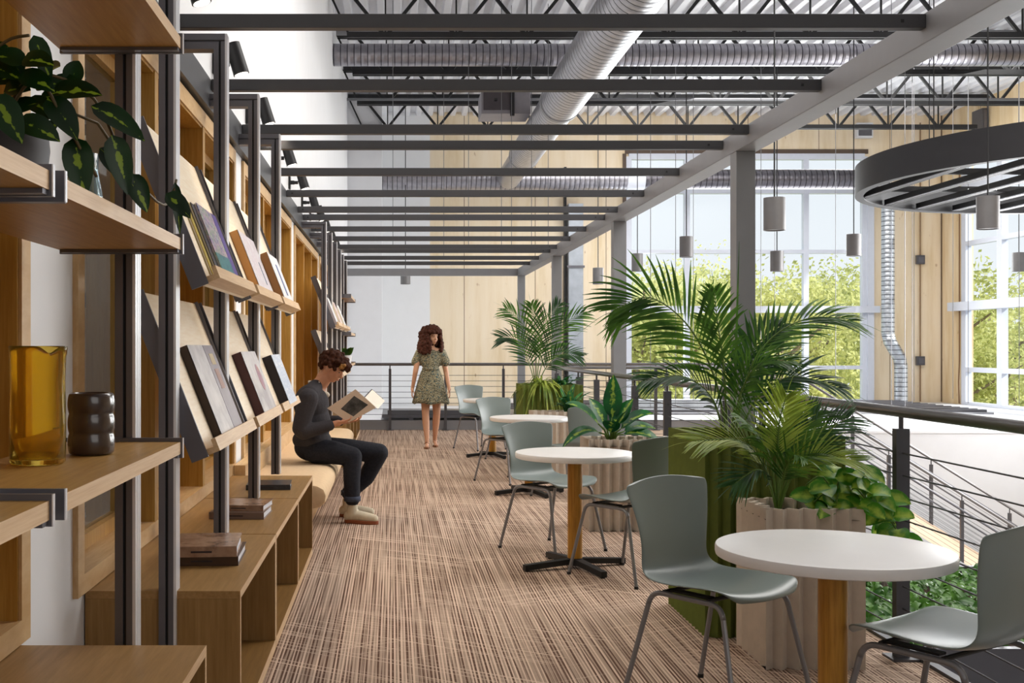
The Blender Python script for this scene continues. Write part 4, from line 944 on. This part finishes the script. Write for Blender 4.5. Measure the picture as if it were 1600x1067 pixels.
# pothos in cream planter, right part
def heart(lf_, p, d, L, W, nrm, droop): lf_.leaf(p, d, L, W, nrm, droop, 8, .7, .25)
def pothos(name, label, loc, spots, mat, seed, sizes=(.09, .14)):
    rnd = random.Random(seed); t = thing(name, label, 'plant', loc); lf_ = Leafy(); st = MB()
    for (x, y, z, k) in spots:
        st.tube(bez([(0, 0, 0), (x*.5, y*.5, max(z, .03) + .04), (x, y, z)], 8), .0035, 5)
        for _ in range(k):
            p = Vector((x, y, z)) + Vector((rnd.gauss(0, .03), rnd.gauss(0, .03), rnd.gauss(0, .025))); a = rnd.uniform(0, 6.283); L = rnd.uniform(*sizes)
            dd = Vector((math.cos(a), math.sin(a) * .7 - .25, rnd.uniform(-.3, .55)))
            heart(lf_, p, dd, L, L * .40, (rnd.uniform(-.3, .3), -.75 + rnd.uniform(-.2, .2), .65), rnd.uniform(.2, .8))
    st.build('vines', 'stem', t, smooth=True); lf_.done('leaves', mat, t); return t
pothos('pothos', 'variegated pothos spilling over the right side of the near cream planter', (2.02, 5.05, .66), [(-.12, 0, .05, 6), (-.02, .0, .10, 7), (.06, .0, .14, 7), (.14, -.02, .10, 7), (-.06, -.1, .06, 5), (.06, -.12, .08, 6), (.18, -.1, .02, 6), (.22, -.05, -.04, 5), (.24, -.08, -.10, 3), (.05, .1, .12, 5), (-.14, .05, .12, 3), (.0, -.05, .20, 2)], 'pothos', 12)
# potted philodendron on the shelf
t = thing('potted_philodendron', 'dark trailing philodendron in a grey pot on the left shelf', 'potted plant', (-.86, 2.42, 1.7375))
MB().lathe([(.075, 0), (.105, .02), (.115, .10), (.11, .15), (.10, .15), (.10, .12), (.0005, .12)], n=32).build('pot', 'pot_gray', t, smooth='auto')
L_ = Leafy(); st = MB()
vines = [[(0,0,.12), (.10,-.05,.24), (.17,-.05,.14), (.22,.0,.04)], [(0,0,.12), (.08,0,.26), (.20,.05,.22), (.26,.06,.08)], [(0,0,.12), (.16,.1,.20), (.24,.25,.08), (.27,.40,.035), (.275,.52,.055), (.28,.58,.12)], [(0,0,.12), (-.05,0,.25), (.02,0,.33), (.08,-.02,.34)], [(0,0,.12), (.03,-.1,.22), (.05,-.2,.16), (.05,-.22,.06)], [(0,0,.12), (-.08,-.05,.25), (-.12,-.1,.28)]]
for v in vines: st.tube(bez(v, 12), .0035, 6)
lv = [((.13,-.05,.20), (.5,-.2,-.5), .14, .036), ((.18,-.03,.12), (.2,-.1,-.9), .15, .04), ((.20,.03,.20), (.75,0,-.3), .17, .034), ((.24,.05,.14), (.3,0,-.9), .15, .036), ((.12,0,.22), (.8,-.1,.15), .16, .036), ((.06,0,.26), (-.5,0,.5), .10, .03), ((.03,0,.32), (-.6,0,-.2), .09, .03), ((.09,-.02,.34), (.4,0,-.9), .12, .026), ((.0,0,.28), (.5,-.2,.2), .12, .036), ((-.05,-.03,.26), (-.8,0,.1), .12, .034), ((.02,-.08,.2), (-.3,-.2,-.4), .13, .04), ((.05,-.16,.18), (.5,0,-.6), .13, .04), ((.24,.22,.08), (.4,0,-.7), .11, .032), ((.30,.34,.05), (.5,0,-.35), .10, .03), ((.28,.56,.11), (.12,0,-1), .15, .018), ((.15,.05,.25), (.2,0,.8), .1, .03), ((.08,-.1,.14), (.9,-.1,-.2), .13, .036), ((.20,.1,.12), (.6,.1,-.5), .13, .034), ((.0,-.1,.25), (.2,0,.7), .1, .028)]
for p, d, l, w_ in lv: heart(L_, p, d, l * .74, w_ * .82, (.1, -.85, .5), .25)
rnd = random.Random(21)
for _ in range(26):
    a = rnd.uniform(0, 6.28); heart(L_, (rnd.uniform(-.08, .12), rnd.uniform(-.1, .1), rnd.uniform(.15, .28)), (math.cos(a), -.2, rnd.uniform(-.4, .6)), rnd.uniform(.06, .095), .026, (rnd.uniform(-.3, .3), -.8, .5), .3)
st.build('vines', plain('brown_vine', '#5a4a2a', .6), t, smooth=True); L_.done('leaves', 'philo', t)
tag(MB().lathe([(.0005, 0), (.04, 0), (.045, .03), (.034, .09), (.036, .13), (.033, .13), (.031, .09), (.04, .03), (.037, .006), (.0005, .006)], (-.735, 2.66, 1.7375), 28, True).build('glass_vase', 'clear_glass', smooth=True), 'small clear blue glass vase hidden under the trailing leaves', 'vase')
t = thing('potted_succulent', 'small green potted plant on the lowest far shelf', 'potted plant', (-.72, 17.3, 1.151))
MB().lathe([(.0005, 0), (.07, 0), (.09, .13), (.08, .13), (.07, .11), (.0005, .11)], n=20).build('pot', 'white_wall', t, smooth='auto')
L_ = Leafy()
for k in range(14):
    a = k * .9; L_.leaf((0, 0, .11), (math.cos(a), math.sin(a), 1.6), .22, .045, (0, -1, .3), .2, 6)
L_.done('leaves', 'palm', t)
tag(MB().lathe([(.0005, 0), (.05, 0), (.11, .09), (.10, .09), (.045, .012), (.0005, .012)], (-.76, 17.3, 1.631), 20, True).build('bowl', 'white_wall', smooth=True), 'white bowl on the middle far shelf', 'bowl')
# ground cover bed beyond the railing
t = thing('planter_bed', 'dark edged planting bed full of green ground cover beyond the railing', 'planting bed', (3.6, 6.6, -.5), world=True)
MB().box(2.5, 6.5, 5.75, 5.80, -1.2, -.14).box(2.5, 6.5, 7.9, 7.95, -1.2, -.14).box(2.5, 2.55, 5.8, 7.9, -1.2, -.14).box(6.45, 6.5, 5.8, 7.9, -1.2, -.14).build('edging', 'frame', t)
MB().box(2.56, 6.44, 5.81, 7.89, -1.1, -.20).build('soil', 'soil', t)
rnd = random.Random(17); L_ = Leafy()
for _ in range(2300):
    x, y = rnd.uniform(2.6, 5.2), rnd.uniform(5.85, 7.8); a = rnd.uniform(0, 6.28)
    L_.leaf((x, y, -.20 + rnd.uniform(0, .06)), (math.cos(a), math.sin(a), rnd.uniform(.5, 2.4)), rnd.uniform(.10, .19), rnd.uniform(.012, .022), (0, -.6, .8), rnd.uniform(.3, .8), 4)
o = L_.done('ground_cover', 'ground_leaf', t); o['kind'] = 'stuff'

# ================================================================ VESSELS
m = MB(); n = 48
m.lathe([(.0005, 0), (.060, 0), (.066, .006), (.067, .10), (.065, .20), (.067, .275), (.069, .287), (.064, .287), (.062, .27), (.061, .2), (.062, .1), (.061, .016), (.0005, .014)], (0, 0, 0), n, True)
for v in m.v:                                            # pouring lip pulled out of the rim
    if v.z > .24:
        a = math.atan2(v.y, v.x); k = math.exp(-((a + .35) / .28) ** 2) * (v.z - .24) / .047; r = math.hypot(v.x, v.y); v.x *= 1 + .20 * k; v.y *= 1 + .20 * k; v.z -= .018 * math.exp(-((abs(a + .35) - .5) / .25) ** 2) * (v.z - .24) / .047
o = m.build('glass_pitcher', 'amber', smooth=True); o.location = (-.866, 2.73, 1.1255); tag(o, 'tall amber glass pitcher with a pouring lip on the left shelf', 'pitcher')
m = MB(); pr = [(.0005, 0), (.05, 0)]
for k in range(31):
    z = .005 + k * .155 / 30; pr.append((.0575 + .0040 * abs(math.sin(math.pi * k / 30 * 3)) ** .8, z))
pr += [(.054, .163), (.049, .163), (.048, .02), (.0005, .02)]
o = m.lathe(pr, (0, 0, 0), 40, True).build('ridged_vase', 'glaze', smooth=True); o.location = (-.80, 2.97, 1.1255); tag(o, 'glossy brown vase with three bulging ridges behind the pitcher', 'vase')

# ================================================================ PEOPLE  (bodies and clothes are fused from swept volumes by a voxel remesh)
def fused(mb, name, mat, par, vox=.006, smooth=3, disp=None):
    o = mb.build(name, mat, par, smooth=True)
    r = o.modifiers.new('remesh', 'REMESH'); r.mode = 'VOXEL'; r.voxel_size = vox; r.use_smooth_shade = True
    s = o.modifiers.new('smooth', 'SMOOTH'); s.iterations = smooth; s.factor = .5
    return o
skin, nt_, b_ = newmat('skin', rgb('#c98f6e'), .5); b_.inputs['Subsurface Weight'].default_value = .08; b_.inputs['Subsurface Radius'].default_value = (.02, .008, .004)
skin_f, nt_, b_ = newmat('skin_fair', rgb('#cf9c7c'), .5)
sweater = plain('charcoal_knit', '#3c393c', .9, 0, .12, 120, .2, .25); jeans = plain('dark_denim', '#26272e', .85, 0, .2, 60, .2, .15); denim_hem = plain('denim_hem', '#3a4152', .85, 0, .15, 40)
canvas = plain('cream_canvas', '#cfc4ac', .8, 0, .06, 30); gum = plain('gum_sole', '#8a4a2a', .6); dark_sole = plain('black_sole', '#222024', .6)
lip = plain('lip', '#a8604f', .5); eye_w = plain('eye_dark', '#2a1d18', .3); brow = plain('brow_hair', '#2a1a12', .8)
hair_d = plain('dark_brown_hair', '#3d2114', .8, 0, .5, 50, .15); hair_h = plain('auburn_hair', '#45251a', .8, 0, .5, 40, .2); hair_bl = plain('blond_streak', '#9a6a2a', .55, 0, .3, 50)
tee = plain('cream_tee', '#e6dccb', .85)
def rotm(fwd, up):
    f_ = Vector(fwd).normalized(); u = Vector(up); r = f_.cross(u).normalized(); u = r.cross(f_); return Matrix((r, f_, u)).transposed()   # local x=right y=forward z=up
def head_into(mb, c, Rm, s=1.0):
    def E(p, r): mb.ball(Vector(c) + Rm @ (Vector(p) * s), tuple(x * s for x in r), 20, 14, Rm)
    E((0, -.012, .03), (.075, .094, .088)); E((0, .028, -.022), (.058, .062, .075)); E((0, .046, -.074), (.030, .030, .026))      # skull, face, chin
    E((.034, .052, -.025), (.022, .026, .026)); E((-.034, .052, -.025), (.022, .026, .026)); E((0, .070, .026), (.050, .018, .012))    # cheeks, brow
    mb.limb([Vector(c) + Rm @ (Vector((0, .083, .018)) * s), Vector(c) + Rm @ (Vector((0, .104, -.022)) * s)], [.008 * s, .0125 * s], 10, 4)   # nose
    E((.011, .094, -.024), (.008, .008, .007)); E((-.011, .094, -.024), (.008, .008, .007)); E((0, .082, -.050), (.020, .012, .010)); E((0, .080, -.060), (.016, .011, .007))
    for sd_ in (-1, 1): E((sd_ * .076, -.008, -.006), (.009, .018, .030)); E((sd_ * .073, .004, -.03), (.007, .010, .010))
    mb.limb([Vector(c) + Rm @ (Vector((0, -.02, -.04)) * s), Vector(c) + Rm @ (Vector((0, -.035, -.11)) * s)], [.052 * s, .05 * s], 14)
def face_marks(par, c, Rm, s=1.0):
    m = MB(); 
    for q in (-1, 1): m.ball(Vector(c) + Rm @ (Vector((q * .030, .079, .006)) * s), (.013 * s, .006 * s, .004 * s), 10, 6, Rm)
    m.build('eyes', eye_w, par, smooth=True)
    m = MB()
    for q in (-1, 1): m.limb([Vector(c) + Rm @ (Vector((q * .014, .088, .027)) * s), Vector(c) + Rm @ (Vector((q * .046, .076, .027)) * s)], [.0035 * s, .0028 * s], 6, 3)
    m.build('eyebrows', brow, par, smooth=True)
    MB().ball(Vector(c) + Rm @ (Vector((0, .0935, -.054)) * s), (.017 * s, .004 * s, .005 * s), 10, 6, Rm).build('lips', lip, par, smooth=True)
def hand_into(mb, wrist, fwd, palm_n, curl=.4, spread=.012, thumb=1, s=1.0, curls=None):
    """palm plus five unequal jointed fingers; palm_n points out of the palm"""
    w_ = Vector(wrist); f_ = Vector(fwd).normalized(); n_ = Vector(palm_n).normalized(); n_ = (n_ - f_ * n_.dot(f_)).normalized(); sd_ = f_.cross(n_) * thumb
    Rm = Matrix((sd_, f_, n_)).transposed()
    mb.ball(w_ + f_ * .045 * s, (.040 * s, .050 * s, .014 * s), 14, 10, Rm); mb.limb([w_ - f_ * .02, w_ + f_ * .02 * s], [.024 * s, .026 * s], 12, 3)
    for k, (off, L) in enumerate(((.030, .072), (.010, .082), (-.011, .076), (-.031, .060))):
        p = w_ + f_ * .082 * s + sd_ * off * s; d = (f_ + sd_ * (off * 3)).normalized(); r = (.0085 - .0006 * k) * s; pts = [p]; c = (curls[k] if curls else curl)
        for j, seg in enumerate((.45, .32, .23)):
            ang = c * (.5 + j * .55); dd = (d * math.cos(ang * (j + 1) * .6) + n_ * math.sin(ang * (j + 1) * .6)).normalized(); p = p + dd * L * seg * s; pts.append(p)
        mb.limb(pts, [r * 1.08, r, r * .93, r * .8], 8, 2)
    p = w_ + f_ * .025 * s + sd_ * .030 * s; pts = [p, p + (sd_ * .7 + f_ * .6 + n_ * .25) * .034 * s, p + (sd_ * .75 + f_ * 1.25 + n_ * .5) * .045 * s, p + (sd_ * .72 + f_ * 1.9 + n_ * .7) * .05 * s]
    mb.limb(pts, [.013 * s, .011 * s, .0095 * s, .008 * s], 8, 2)
def curls_cloud(mb, c, Rm, shell, n, r, rnd, cond, jitter=.012):
    for _ in range(n):
        d = Vector((rnd.gauss(0, 1), rnd.gauss(0, 1), rnd.gauss(0, 1))).normalized(); p = Vector((d.x * shell[0], d.y * shell[1], d.z * shell[2]))
        if not cond(p): continue
        q = Vector(c) + Rm @ (p + Vector([rnd.uniform(-jitter, jitter) for _ in range(3)])); mb.ball(q, r * rnd.uniform(.7, 1.3), 8, 6)

# ---- seated reader, facing +X
YM = 9.12
t = thing('person', 'seated person in charcoal sweater and dark jeans reading a large open book', 'person', (-.60, YM, .47), world=True)
body = MB()
Hc = Vector((-.490, YM - .02, 1.235)); Rm = rotm((.80, -.30, -.52), (.35, -.02, .95))
head_into(body, Hc, Rm, 1.0)
body.limb([(-.615, YM, 1.08), (-.55, YM - .005, 1.16)], [.066, .056], 16)              # neck
body.limb([(-.64, YM, .98), (-.62, YM, 1.06)], [.09, .075], 16); body.limb([(-.66, YM - .1, 1.0), (-.64, YM + .1, 1.0)], [.06, .06], 12)
for sg in (-1, 1): body.limb([(-.64, YM + sg*.08, 1.0), (-.67, YM + sg*.10, .6), (-.4, YM + sg*.1, .55)], [.05, .06, .05], 12)
# near (right) forearm + hand under the book, far hand on the far side
body.limb([(-.72, YM - .20, .74), (-.47, YM - .20, .795)], [.035, .026], 12)
hand_into(body, (-.455, YM - .20, .80), (.95, .12, .18), (.0, .35, 1), thumb=-1, curls=(.55, .5, .45, .4))
body.limb([(-.62, YM + .20, .80), (-.40, YM + .12, .80)], [.035, .026], 12)
hand_into(body, (-.39, YM + .10, .80), (.85, -.25, .10), (.0, -.3, 1), thumb=1, curls=(.5, .5, .45, .4))
KN = Vector((-.325, YM - .13, .53)); KF = Vector((-.115, YM + .14, .535))
AN = Vector((-.325, YM - .15, .115)); AF = Vector((-.375, YM + .17, .12))
body.limb([AN + Vector((0, 0, .12)), AN], [.040, .036], 12); body.limb([AF + Vector((.03, 0, .12)), AF], [.04, .036], 12)
body.limb([(-.6, YM - .1, .56), KN], [.06, .05], 12); body.limb([(-.6, YM + .1, .56), KF], [.06, .05], 12)
ob = fused(body, 'body', skin, t, .0055, 3)
face_marks(t, Hc, Rm)
sw = MB()
sw.ball((-.665, YM, .945), (.145, .205, .165), 24, 16); sw.ball((-.655, YM, .79), (.150, .190, .18), 24, 16); sw.ball((-.66, YM, .655), (.160, .19, .10), 24, 16)
sw.limb([(-.665, YM - .15, 1.03), (-.63, YM - .05, 1.085)], [.076, .062], 16); sw.limb([(-.665, YM + .15, 1.03), (-.63, YM + .05, 1.085)], [.076, .062], 16)
sw.limb([(-.675, YM - .195, 1.0), (-.735, YM - .235, .765), (-.71, YM - .235, .735), (-.505, YM - .205, .785)], [.082, .066, .064, .044], 16); sw.limb([(-.66, YM + .19, 1.0), (-.66, YM + .25, .80), (-.63, YM + .24, .78), (-.44, YM + .125, .80)], [.078, .062, .060, .044], 16)
fused(sw, 'sweater', sweater, t, .007, 4)
tm = MB(); tm.limb([(-.585, YM - .035, 1.055), (-.535, YM, 1.02), (-.585, YM + .04, 1.06)], [.016, .022, .016], 8); tm.limb([(-.60, YM - .075, 1.12), (-.655, YM - .05, 1.125), (-.68, YM, 1.125)], [.012, .014, .014], 8); fused(tm, 'undershirt', tee, t, .005, 2)
# placket buttons
m = MB(); 
for z in (.985, .955): m.ball((-.535, YM - .03, z), .005, 8, 6)
m.build('buttons', dark_sole, t, smooth=True)
tr = MB()
tr.ball((-.66, YM, .595), (.145, .175, .115), 24, 16)
tr.limb([(-.62, YM - .10, .575), (-.47, YM - .12, .56), KN], [.105, .094, .078], 18); tr.limb([(-.62, YM + .10, .575), (-.36, YM + .13, .56), KF], [.102, .092, .078], 18)
tr.limb([KN, (-.33, YM - .15, .35), AN + Vector((0, 0, .08))], [.078, .068, .062], 18); tr.limb([KF, (-.22, YM + .16, .33), AF + Vector((.01, 0, .08))], [.078, .068, .062], 18)
fused(tr, 'trousers', jeans, t, .007, 4)
for A in (AN, AF + Vector((.01, 0, 0))):
    m = MB(); m.lathe([(.060, .06), (.067, .062), (.067, .10), (.060, .103)], A, 24, True); m.build('trouser_cuff', denim_hem, t, smooth=True)
def sneaker(A, fwd, name='shoe'):
    f_ = Vector(fwd).normalized(); s = Vector((-f_.y, f_.x, 0)); Rm = Matrix((s, f_, Vector((0, 0, 1)))).transposed(); B = Vector((A.x, A.y, 0))
    m = MB(); m.limb([A + Vector((0, 0, .01)), Vector((A.x, A.y, .06))], [.044, .046], 14); m.limb([B + f_ * -.035 + Vector((0, 0, .055)), B + f_ * .06 + Vector((0, 0, .060)), B + f_ * .15 + Vector((0, 0, .048)), B + f_ * .19 + Vector((0, 0, .045))], [.040, .043, .040, .034], 14)
    o = fused(m, name, canvas, t, .006, 3)
    pts = []
    for k in range(28):
        a = 2 * math.pi * k / 28; L = .148; x = .048 * math.sin(a) * (1.0 + .10 * math.cos(a)); y = .078 + L * math.cos(a); pts.append(B + s * x + f_ * y + Vector((0, 0, .001)))
    MB().prism(pts, (0, 0, .028)).build('sole', gum, o if False else t, bevel=.004)
    m = MB()
    for k in range(5): q = B + f_ * (.045 + .022 * k) + Vector((0, 0, .104 - .009 * k)); m.tube([q - s * .022, q + Vector((0, 0, .004)), q + s * .022], .0028, 5)
    m.build('laces', tee, t)
sneaker(AN, (.93, -.36, 0)); sneaker(AF, (.98, -.1, 0))
rnd = random.Random(2); hm = MB()
hm.ball(Hc + Rm @ Vector((0, -.022, .045)), (.084, .098, .080), 20, 14, Rm)
curls_cloud(hm, Hc + Rm @ Vector((0, -.015, .035)), Rm, (.092, .112, .098), 420, .017, rnd, lambda p: p.z > -.02 and (p.y < .06 or p.z > .045) or (p.y < -.045 and p.z > -.075))
for _ in range(40):
    q = Vector((rnd.uniform(-.06, .06), rnd.uniform(.07, .115), rnd.uniform(.045, .10))); hm.ball(Hc + Rm @ q, rnd.uniform(.012, .02), 8, 6)
fused(hm, 'hair', hair_d, t, .0055, 1)
m = MB()
for _ in range(14): m.ball(Hc + Rm @ Vector((.03 + rnd.uniform(0, .04), .085 + rnd.uniform(-.02, .02), .05 + rnd.uniform(-.015, .035))), rnd.uniform(.009, .015), 8, 6)
o = fused(m, 'hair_streak', hair_bl, t, .005, 1); o['label'] = 'blond streak in the front curls'
# book held open
BP = lambda px, py, D=8.92: Vector(((px - 614) * D / 1750, D, 1.41 + (542 - py) * D / 1750))
t = thing('open_book', 'large open hardcover with a dark picture on its pale cover, held by the reader', 'book', (-.32, 8.95, .85), world=True)
a, b, c, d = BP(511, 638), BP(555.5, 608), BP(588, 637), BP(545, 660)
dep = Vector((0, .004, 0)); m = MB().prism([a, b, c, d], dep); m.build('front_cover', plain('pale_book_cover', '#d9c3ac', .6, 0, .03), t, bevel=.001)
ctr = (a + b + c + d) / 4; inn = [ctr + (p - ctr) * .965 + Vector((0, .005, 0)) for p in (a, b, c, d)]; MB().prism(inn, (0, .022, 0)).build('pages', paper, t)
ux, uy = (b - a), (d - a); P_ = lambda u, v: a + ux * u + uy * v - Vector((0, .001, 0))
MB().prism([P_(.22, .34), P_(.80, .20), P_(.80, .84), P_(.24, .90)][0:4], (0, .0008, 0)).build('cover_picture', cover_mat('dark_landscape_picture', ['#1f1e1e', '#3d3b38', '#5a5752', '#262524'], 14), t)
# other half, spine along b..c side, opening away
e1, e2 = c + Vector((.0, .02, 0)), b + Vector((.0, .02, 0)); o1 = Vector((.055, .20, .055))
m = MB().prism([c + Vector((0, .012, 0)), c + o1, c + o1 + (b - c) * .55 + Vector((0, 0, .0)), c + (b - c) * .55 + Vector((0, .012, 0))], Vector((.012, 0, -.010))); m.build('page_block', paper, t)
m = MB().prism([c + Vector((-.002, .012, .002)), c + o1 * 1.04 + Vector((-.002, 0, .002)), c + o1 * 1.04 + (b - c) * .56 + Vector((-.002, 0, 0)), c + (b - c) * .56 + Vector((-.002, .012, 0))], Vector((-.003, 0, .003))); m.build('back_cover', dk, t)

# ---- walking woman, facing the camera
WX, WY = .53, 15.72
t = thing('person', 'walking person with long curly hair in a short patterned dress, looking aside', 'person', (WX, WY, 0), world=True)
F = lambda x, y, z: Vector((WX + x, WY + y, z))
body = MB(); Hc = F(.02, -.02, 1.545); Rm = rotm((.50, -.85, -.06), (.04, 0, 1))
head_into(body, Hc, Rm, 1.0)
body.limb([F(0, 0, 1.36), F(.01, 0, 1.46)], [.052, .048], 14); body.limb([F(-.13, 0, 1.335), F(0, 0, 1.36), F(.13, 0, 1.335)], [.052, .062, .052], 14)
body.ball(F(0, 0, 1.2), (.125, .08, .18), 20, 14); body.ball(F(0, 0, .92), (.145, .10, .15), 20, 14)
for sg in (-1, 1):
    sh, el, wr = F(sg*.165, 0, 1.325), F(sg*.215, .03 * sg, 1.06), F(sg*.255 , -.06 if sg > 0 else .02, .83)
    body.limb([sh, el, wr], [.046, .036, .024], 14); hand_into(body, wr, (sg*.12, -.25, -1), (-sg, .1, -.1), thumb=(1 if sg < 0 else -1) , curl=.35, s=.92)
def leg(hip, knee, ankle, toe):
    body.limb([hip, knee], [.085, .052], 16); body.limb([knee, knee.lerp(ankle, .35) + Vector((0, .012, 0)), ankle], [.050, .051, .030], 16); body.limb([ankle, ankle + Vector((0, .01, -.04))], [.032, .030], 10)
    body.limb([ankle + Vector((0, .03, -.045)), toe], [.028, .022], 12); body.ball(toe, (.034, .045, .016), 12, 8)
leg(F(-.07, 0, .86), F(-.075, -.05, .48), F(-.055, -.10, .105), F(-.06, -.24, .03)); leg(F(.075, 0, .86), F(.085, .02, .48), F(.065, .16, .12), F(.075, .03, .03))
fused(body, 'body', skin_f, t, .0065, 3); face_marks(t, Hc, Rm)
dm, nt_, b_ = newmat('patterned_dress', rgb('#7c7a4a'), .8)
n_ = noise(nt_, coords(nt_, (1, 1, 2.2), (.3, .6, .2)), 30, 4, .75); nt_.links.new(ramp(nt_, n_, [(.40, rgb('#101413')), (.45, rgb('#4f4c32')), (.49, rgb('#e0d6b0')), (.53, rgb('#2c2c20')), (.60, rgb('#141c1c')), (.66, rgb('#6fa2ac'))]), b_.inputs['Base Color'])
dr = MB(); dr.ball(F(0, 0, 1.235), (.155, .108, .165), 24, 16); dr.limb([F(-.12, 0, 1.315), F(0, .012, 1.31), F(.12, 0, 1.315)], [.070, .075, .070], 16); dr.limb([F(0, 0, 1.2), F(0, 0, 1.06)], [.118, .108], 20)
for sg in (-1, 1): dr.limb([F(sg*.150, 0, 1.325), F(sg*.205, .01, 1.20)], [.068, .068], 16)
fused(dr, 'dress_bodice', dm, t, .007, 3)
m = MB(); n = 64; rows = 10; z0, z1 = 1.10, .62
for i in range(rows + 1):
    u = i / rows; z = z0 + (z1 - z0) * u; rx = .118 + .135 * u ** .75; ry = .092 + .10 * u ** .75
    for k in range(n):
        a = 2*math.pi*k/n; f_ = 1 + .055 * u * math.sin(a * 11 + 1.3 * math.sin(a * 3)); m.v.append(F(rx * math.cos(a) * f_, ry * math.sin(a) * f_, z + .012 * u * math.sin(a * 5)))
for i in range(rows):
    for k in range(n): j = (k+1) % n; m.f.append((i*n+k, (i+1)*n+k, (i+1)*n+j, i*n+j))
o = m.build('dress_skirt', dm, t, smooth=True); sf = o.modifiers.new('s', 'SOLIDIFY'); sf.thickness = .006
MB().lathe([(.112, 1.085), (.122, 1.09), (.122, 1.115), (.112, 1.12)], F(0, 0, 0), 40, True).build('waistband', dm, t, smooth=True).scale = (1, 1, 1)
rnd = random.Random(9); hm = MB(); hm.ball(Hc + Rm @ Vector((0, -.03, .045)), (.092, .10, .085), 20, 14, Rm)
curls_cloud(hm, Hc + Rm @ Vector((0, -.03, .02)), Rm, (.135, .14, .125), 560, .026, rnd, lambda p: p.z > .05 or p.y < .045, .018)
for _ in range(520):
    a = rnd.uniform(0, 6.283); z = rnd.uniform(-.22, .05); r = .125 + .045 * min(1, -z / .12 + .3); q = Vector((r * math.cos(a), r * .95 * math.sin(a) - .03, z))
    if q.y > .03 and abs(q.x) < .08: continue
    hm.ball(Hc + Rm @ q, rnd.uniform(.014, .028), 8, 6)
for _ in range(260):
    a = rnd.uniform(0, 6.283); z = rnd.uniform(-.24, .12); r = (.165 if z < 0 else .165 - z * .5) * rnd.uniform(.9, 1.08); q = Vector((r * math.cos(a), r * .9 * math.sin(a) - .03, z))
    if q.y > .02 and abs(q.x) < .10: continue
    hm.ball(Hc + Rm @ q, rnd.uniform(.010, .018), 8, 6)
fused(hm, 'hair', hair_h, t, .006, 1)
sandal = plain('tan_leather_sandal', '#8a5a34', .5)
for (ax_, ay) in ((-.058, -.155), (.07, .11)):
    c = F(ax_, ay, 0); pts = [c + Vector((.042 * math.sin(2*math.pi*k/20), .125 * math.cos(2*math.pi*k/20), .001)) for k in range(20)]
    m = MB().prism(pts, (0, 0, .012)); m.tube([c + Vector((-.036, -.06, .015)), c + Vector((0, -.06, .055)), c + Vector((.036, -.06, .015))], .006, 6).tube([c + Vector((-.034, .05, .06)), c + Vector((0, .0, .085)), c + Vector((.034, .05, .06))], .005, 6).tube([c + Vector((-.034, .05, .06)), c + Vector((0, .09, .06)), c + Vector((.034, .05, .06))], .005, 6); m.build('sandal', sandal, t)
